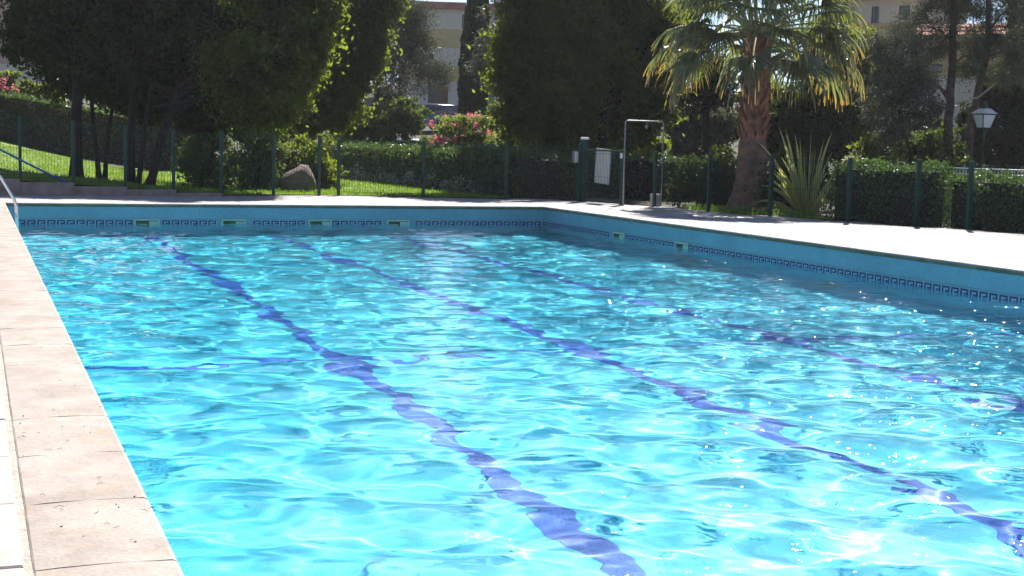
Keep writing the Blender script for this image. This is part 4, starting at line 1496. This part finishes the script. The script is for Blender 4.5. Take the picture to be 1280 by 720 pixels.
# ------------------------------------------------------------------ street lantern and white railing
lp = at(1229, 170, 32)
lp = Vector((lp.x, lp.y, -.03))
zt = at(1229, 160, 32).z
lamp = empty('street_lantern', lp, 'old-fashioned lantern with white glass on a dark post above the right hedge', 'street lamp')
MB().lathe([(.09, 0), (.09, .12), (.05, .18), (.032, .4), (.028, zt - .16), (.05, zt - .13), (.03, zt - .1), (.075, zt - .04), (.09, zt + .01)], 12, lp).obj('post', M['fence_green'], lamp, True)
hb, ht2 = .105, .185
z0, z1 = lp.z + zt + .03, lp.z + zt + .34
cs = lambda r, z: [(lp.x + sx * r, lp.y + sy * r, z) for sx, sy in ((-1, -1), (1, -1), (1, 1), (-1, 1))]
lo4, hi4 = cs(hb, z0), cs(ht2, z1)
for k in range(4):
    n_k = (k + 1) % 4
    A, B, C_, D_ = [Vector(q) for q in (lo4[k], lo4[n_k], hi4[n_k], hi4[k])]
    ctr = (A + B + C_ + D_) / 4
    inn = [ctr + (q - ctr) * .94 for q in (A, B, C_, D_)]
    inw = (Vector((lp.x, lp.y, ctr.z)) - ctr).normalized() * .008
    m = MB().add(inn + [q + inw for q in inn], [(0, 1, 2, 3), (7, 6, 5, 4), (0, 4, 5, 1), (1, 5, 6, 2), (2, 6, 7, 3), (3, 7, 4, 0)])
    m.obj('glass_pane', M['lantern_glass'], lamp)
fr = MB()
for k in range(4):
    fr.tube([lo4[k], hi4[k]], .013, 5)
    fr.tube([lo4[k], lo4[(k + 1) % 4]], .012, 5)
    fr.tube([hi4[k], hi4[(k + 1) % 4]], .016, 5)
fr.obj('lantern_frame', M['fence_green'], lamp)
m = MB()
r4, q4 = cs(ht2 + .03, z1 + .012), cs(.09, z1 + .13)
m.add(r4 + q4, [(3, 2, 1, 0), (4, 5, 6, 7)] + [(k, (k + 1) % 4, (k + 1) % 4 + 4, k + 4) for k in range(4)])
m.obj('lantern_roof', M['rail_white'], lamp)
MB().lathe([(.095, 0), (.06, .05), (.03, .06), (.05, .09), (.045, .12), (.012, .17)], 10, (lp.x, lp.y, z1 + .13)).obj('finial', M['fence_green'], lamp, True)

ra, rb = at(1190, 215, 25.5), at(1345, 222, 24.2)
rl = empty('railing', Vector((ra.x, ra.y, 0)), 'white railing showing above the hedge right of the gap', 'railing')
zt_ = at(1240, 212, 24.8).z
m = MB()
for dz in (0, -.10):
    m.tube([(ra.x, ra.y, zt_ + dz), (rb.x, rb.y, zt_ + dz)], .013, 6)
m.obj('rail', M['rail_white'], rl, True)
for k in range(38):
    p = ra.lerp(rb, (k + .5) / 38)
    MB().box((p.x - .008, p.y - .008, -.02), (p.x + .008, p.y + .008, zt_ - .005)).obj('baluster', M['rail_white'], rl)


# ------------------------------------------------------------------ cars
def car(c, rz, paint, label, Ln=4.1, wd=1.7, ht=1.45):
    root = empty('parked_car', c, label, 'car', 'cars parked beyond the garden', rz=rz)
    def loft(secs, nm, mt):
        v, f = [], []
        n = len(secs[0])
        for s in secs: v += s
        for i in range(len(secs) - 1):
            for k in range(n):
                f.append((i * n + k, i * n + (k + 1) % n, (i + 1) * n + (k + 1) % n, (i + 1) * n + k))
        f += [tuple(reversed(range(n))), tuple((len(secs) - 1) * n + k for k in range(n))]
        o = link(nm, MB().add(v, f).mesh(nm, mt, True), root, (0, 0, 0))
        return o
    def sec(x, z0, z1, w, r=.12):
        w /= 2
        return [(x, -w + r * .3, z0), (x, -w, z0 + r), (x, -w, z1 - r), (x, -w + r, z1), (x, w - r, z1), (x, w, z1 - r), (x, w, z0 + r), (x, w - r * .3, z0)]
    L = Ln / 2
    loft([sec(-L, .32, .62, wd * .8), sec(-L + .15, .25, .84, wd * .95), sec(-L + .9, .22, .90, wd), sec(.3, .22, .92, wd), sec(L - 1.0, .22, .88, wd), sec(L - .25, .25, .80, wd * .95), sec(L, .32, .60, wd * .8)], 'body', paint)
    loft([sec(-L + .12, .80, .86, wd * .88, .03), sec(-L + .65, .84, ht - .07, wd * .80, .05), sec(-.2, .86, ht - .05, wd * .80, .05), sec(.45, .86, ht - .10, wd * .78, .05), sec(1.25, .84, .90, wd * .88, .03)], 'windows', M['glass_dark'])
    loft([sec(-L + .55, ht - .09, ht - .04, wd * .74, .02), sec(-.9, ht - .07, ht, wd * .76, .02), sec(0, ht - .07, ht, wd * .76, .02), sec(.5, ht - .12, ht - .06, wd * .74, .02)], 'roof', paint)
    for sx in (-L + .75, L - .8):
        for sy in (-1, 1):
            w = MB()
            pts = [(sx, sy * (wd / 2 - .17), .31), (sx, sy * (wd / 2 + .01), .31)]
            w.tube(pts, .31, 18)
            link('wheel', w.mesh('wheel', M['tyre']), root, (0, 0, 0))
    for sy in (-1, 1):
        link('tail_light', MB().box((-L - .01, sy * wd * .36 - .1, .62), (-L + .12, sy * wd * .36 + .1, .76)).mesh('tail_light', M['lamp_red']), root, (0, 0, 0))
        link('mirror', MB().bevbox((.75, sy * (wd / 2 + .08) - .08, .90), (.85, sy * (wd / 2 + .08) + .08, 1.03), .02).mesh('mirror', paint), root, (0, 0, 0))
    return root


c1 = at(559, 140, 80)
gz1 = at(559, 131.5, 80).z - 1.45
car(Vector((c1.x, c1.y, gz1)), R(12), M['car_blue'], 'dark blue parked car in front of the cream building')
c2 = at(511, 182, 56)
gz2 = at(511, 173.5, 56).z - 1.42
car(Vector((c2.x, c2.y, gz2)), R(72), M['car_white'], 'pale parked car whose roof shows above the long hedge', 4.0, 1.6, 1.42)


# ------------------------------------------------------------------ buildings
def building(name, label, origin, ux, width, bands, holes, depth_, roof=None, roofmat=None, base=-2.0):
    """Facade built as a grid with real recessed openings. bands: (z0, z1, material). holes: (x0, x1, z0, z1, material, mullions)."""
    ux = Vector(ux).normalized()
    nv = Vector((-ux.y, ux.x, 0))          # pointing away from the viewer
    root = empty(name, origin, label, 'building')
    mats = []
    def mi(k):
        if k not in mats: mats.append(k)
        return mats.index(k)
    b = MB()
    P = lambda x, z, y=0: Vector(origin) + ux * x + nv * y + Vector((0, 0, z))
    gxs_ = sorted({0, width} | {h[0] for h in holes} | {h[1] for h in holes})
    gzs_ = sorted({z for bd in bands for z in bd[:2]} | {h[2] for h in holes} | {h[3] for h in holes})
    for j in range(len(gzs_) - 1):
        zc = (gzs_[j] + gzs_[j + 1]) / 2
        m = next((bd[2] for bd in bands if bd[0] <= zc <= bd[1]), bands[0][2])
        for i in range(len(gxs_) - 1):
            xc = (gxs_[i] + gxs_[i + 1]) / 2
            if any(h[0] < xc < h[1] and h[2] < zc < h[3] for h in holes):
                continue
            b.add([P(gxs_[i], gzs_[j]), P(gxs_[i + 1], gzs_[j]), P(gxs_[i + 1], gzs_[j + 1]), P(gxs_[i], gzs_[j + 1])], [(0, 1, 2, 3)], mi(m))
    zt, zb = gzs_[-1], gzs_[0]
    m0 = mi(bands[0][2])
    b.add([P(0, zb), P(0, zt), P(0, zt, depth_), P(0, zb, depth_)], [(0, 1, 2, 3)], m0)
    b.add([P(width, zb), P(width, zb, depth_), P(width, zt, depth_), P(width, zt)], [(0, 1, 2, 3)], m0)
    b.add([P(0, zb, depth_), P(0, zt, depth_), P(width, zt, depth_), P(width, zb, depth_)], [(0, 1, 2, 3)], m0)
    b.add([P(0, zt), P(width, zt), P(width, zt, depth_), P(0, zt, depth_)], [(0, 1, 2, 3)], m0)
    rv = .22
    for h in holes:
        x0, x1, z0_, z1_ = h[:4]
        b.add([P(x0, z0_), P(x1, z0_), P(x1, z1_), P(x0, z1_), P(x0, z0_, rv), P(x1, z0_, rv), P(x1, z1_, rv), P(x0, z1_, rv)], [(0, 4, 5, 1), (1, 5, 6, 2), (2, 6, 7, 3), (3, 7, 4, 0)], m0)
    b.obj('wall', [M[k] for k in mats], root)
    for h in holes:
        x0, x1, z0_, z1_ = h[:4]
        fr = MB()
        w = .07
        def bar(xa, xb, za, zc):
            v = [P(xa, za, .12), P(xb, za, .12), P(xb, zc, .12), P(xa, zc, .12), P(xa, za, .2), P(xb, za, .2), P(xb, zc, .2), P(xa, zc, .2)]
            fr.add(v, [(0, 1, 2, 3), (7, 6, 5, 4), (0, 4, 5, 1), (1, 5, 6, 2), (2, 6, 7, 3), (3, 7, 4, 0)])
        bar(x0, x0 + w, z0_, z1_); bar(x1 - w, x1, z0_, z1_); bar(x0 + w, x1 - w, z0_, z0_ + w); bar(x0 + w, x1 - w, z1_ - w, z1_)
        bar((x0 + x1) / 2 - .03, (x0 + x1) / 2 + .03, z0_ + w, z1_ - w)
        wo = fr.obj('window', M['frame_dark'], root)
        gl = MB().add([P(x0, z0_, .17), P(x1, z0_, .17), P(x1, z1_, .17), P(x0, z1_, .17)], [(0, 1, 2, 3)])
        gl.obj('pane', M[h[4]], wo)
    return root, P


def zat(px, py, d):
    return at(px, py, d).z


def front(px0, px1, d0, d1):
    a, b = at(px0, 150, d0), at(px1, 150, d1)
    a.z = b.z = 0
    return a, (b - a), (b - a).length


# cream block behind the cypress
a, u, wid = front(498, 700, 100, 101)
X1 = lambda px: (px - 498) / 202 * wid
Z1 = lambda py: zat(590, py, 100)
hs = [(X1(574.5), X1(586), Z1(36), Z1(19), 'glass_dark'), (X1(534), X1(559), Z1(130), Z1(103), 'glass_dark'), (X1(512), X1(524), Z1(36), Z1(19), 'glass_dark'),
      (X1(622), X1(634), Z1(36), Z1(19), 'glass_dark'), (X1(574), X1(586), Z1(82), Z1(64), 'glass_dark'), (X1(622), X1(634), Z1(82), Z1(64), 'glass_dark'), (X1(655), X1(668), Z1(36), Z1(19), 'glass_dark'), (X1(512), X1(524), Z1(82), Z1(64), 'glass_dark')]
bands = [(Z1(165), Z1(103), 'plaster'), (Z1(103), Z1(84), 'plaster_tan'), (Z1(84), Z1(61), 'plaster'), (Z1(61), Z1(37.5), 'plaster_tan'), (Z1(37.5), Z1(13), 'plaster')]
b1, P1 = building('apartment_building', 'cream apartment block with ochre bands and red eaves behind the cypress', a, u, wid, bands, hs, 11)
m = MB()
zt, ze = Z1(13), Z1(5)
v = [P1(-.4, zt, -.5), P1(wid + .4, zt, -.5), P1(wid + .4, ze, -.5), P1(-.4, ze, -.5), P1(-.4, zt, 11.4), P1(wid + .4, zt, 11.4), P1(wid + .4, ze + .3, 11.4), P1(-.4, ze + .3, 11.4)]
m.add(v, [(0, 1, 2, 3), (7, 6, 5, 4), (0, 4, 5, 1), (1, 5, 6, 2), (2, 6, 7, 3), (3, 7, 4, 0)])
m.obj('roof', M['fascia'], b1)
for h in hs[1:2]:
    xm = (h[0] + h[1]) / 2
    v = [P1(xm + .05, h[2], -.03), P1(h[1], h[2], -.03), P1(h[1], h[3], -.03), P1(xm + .05, h[3], -.03), P1(xm + .05, h[2], .05), P1(h[1], h[2], .05), P1(h[1], h[3], .05), P1(xm + .05, h[3], .05)]
    MB().add(v, [(0, 1, 2, 3), (7, 6, 5, 4), (0, 4, 5, 1), (1, 5, 6, 2), (2, 6, 7, 3), (3, 7, 4, 0)]).obj('shutter', M['shutter'], b1)
MB().tube([P1(X1(614), Z1(60), -.3), P1(X1(614), Z1(2), -.3)], .10, 8).obj('downpipe', M['rail_white'], b1)

# upper house on the right
a, u, wid = front(1040, 1152, 88, 85)
X2 = lambda px: (px - 1040) / 112 * wid
Z2 = lambda py: zat(1100, py, 86.5)
hs = [(X2(1083), X2(1093), Z2(30), Z2(9), 'glass_dark'), (X2(1117), X2(1131), Z2(27), Z2(9), 'glass_dark'), (X2(1052), X2(1062), Z2(30), Z2(9), 'glass_dark')]
bands = [(Z2(190), Z2(62), 'plaster'), (Z2(62), Z2(30), 'plaster_tan'), (Z2(30), Z2(1.5), 'plaster')]
b2, P2 = building('house', 'tall cream house with two dark windows above the palm', a, u, wid, bands, hs, 9)
m = MB()
zt = Z2(1.5)
v = [P2(-.5, zt, -.6), P2(wid + .5, zt, -.6), P2(wid + .5, zt + .18, -.6), P2(-.5, zt + .18, -.6), P2(-.5, zt, 9.5), P2(wid + .5, zt, 9.5), P2(wid + .5, zt + 1.6, 5), P2(-.5, zt + 1.6, 5)]
m.add(v, [(0, 1, 2, 3), (7, 6, 5, 4), (0, 4, 5, 1), (1, 5, 6, 2), (2, 6, 7, 3), (3, 7, 4, 0)])
m.obj('roof', M['roof_tile'], b2)

# lower wing behind the pines
a, u, wid = front(1146, 1262, 76, 74)
X3 = lambda px: (px - 1146) / 116 * wid
Z3 = lambda py: zat(1190, py, 75)
hs = [(X3(1161), X3(1175), Z3(91), Z3(80), 'glass_dark'), (X3(1161), X3(1172), Z3(112), Z3(99), 'glass_dark'), (X3(1158), X3(1170), Z3(180), Z3(149), 'door_blue'), (X3(1212), X3(1224), Z3(92), Z3(76), 'glass_dark')]
bands = [(Z3(200), Z3(95), 'plaster'), (Z3(95), Z3(46), 'plaster_tan')]
b3, P3 = building('house', 'low house with a red tiled roof behind the two pines', a, u, wid, bands, hs, 8)
zt = Z3(46)
for row in range(3):
    v = []
    y0, y1 = -.6 + row * .75, -.6 + (row + 1) * .75 + .08
    z0_, z1_ = zt + row * .26, zt + (row + 1) * .26 - .02
    v = [P3(-.4, z0_, y0), P3(wid + .4, z0_, y0), P3(wid + .4, z0_ + .07, y0), P3(-.4, z0_ + .07, y0), P3(-.4, z1_, y1), P3(wid + .4, z1_, y1), P3(wid + .4, z1_ + .07, y1), P3(-.4, z1_ + .07, y1)]
    MB().add(v, [(0, 1, 2, 3), (7, 6, 5, 4), (0, 4, 5, 1), (1, 5, 6, 2), (2, 6, 7, 3), (3, 7, 4, 0)]).obj('roof_course', M['roof_tile'], b3)

# pink house beyond the left hedge
a, u, wid = front(-160, 72, 84, 86)
X4 = lambda px: (px + 160) / 232 * wid
Z4 = lambda py: zat(20, py, 85)
hs = [(X4(-60), X4(-40), Z4(60), Z4(35), 'glass_dark'), (X4(36), X4(50), Z4(72), Z4(42), 'glass_dark')]
bands = [(Z4(140), Z4(80), 'plaster'), (Z4(80), Z4(-20), 'plaster_pink')]
b4, P4 = building('house', 'pink house half hidden by the dark trees at the far left', a, u, wid, bands, hs, 9)
zt = Z4(-20)
v = [P4(-.5, zt, -.6), P4(wid + .5, zt, -.6), P4(wid + .5, zt + .18, -.6), P4(-.5, zt + .18, -.6), P4(-.5, zt, 9.5), P4(wid + .5, zt, 9.5), P4(wid + .5, zt + 1.6, 5), P4(-.5, zt + 1.6, 5)]
MB().add(v, [(0, 1, 2, 3), (7, 6, 5, 4), (0, 4, 5, 1), (1, 5, 6, 2), (2, 6, 7, 3), (3, 7, 4, 0)]).obj('roof', M['roof_tile'], b4)

# ------------------------------------------------------------------ veiling lens glare, added as thin haze
hm = bpy.data.materials.new('glare_air')
hm.use_nodes = True
nt = hm.node_tree
nt.nodes.clear()
pv = nt.nodes.new('ShaderNodeVolumePrincipled')
pv.inputs['Color'].default_value = (0.92, 0.92, 0.95, 1)
pv.inputs['Density'].default_value = 0.0003
pv.inputs['Anisotropy'].default_value = 0.3
o_ = nt.nodes.new('ShaderNodeOutputMaterial')
nt.links.new(pv.outputs[0], o_.inputs['Volume'])
tag(MB().box((-301, -201, -5), (321, 1501, 130)).obj('glare_haze', hm), kind='stuff')
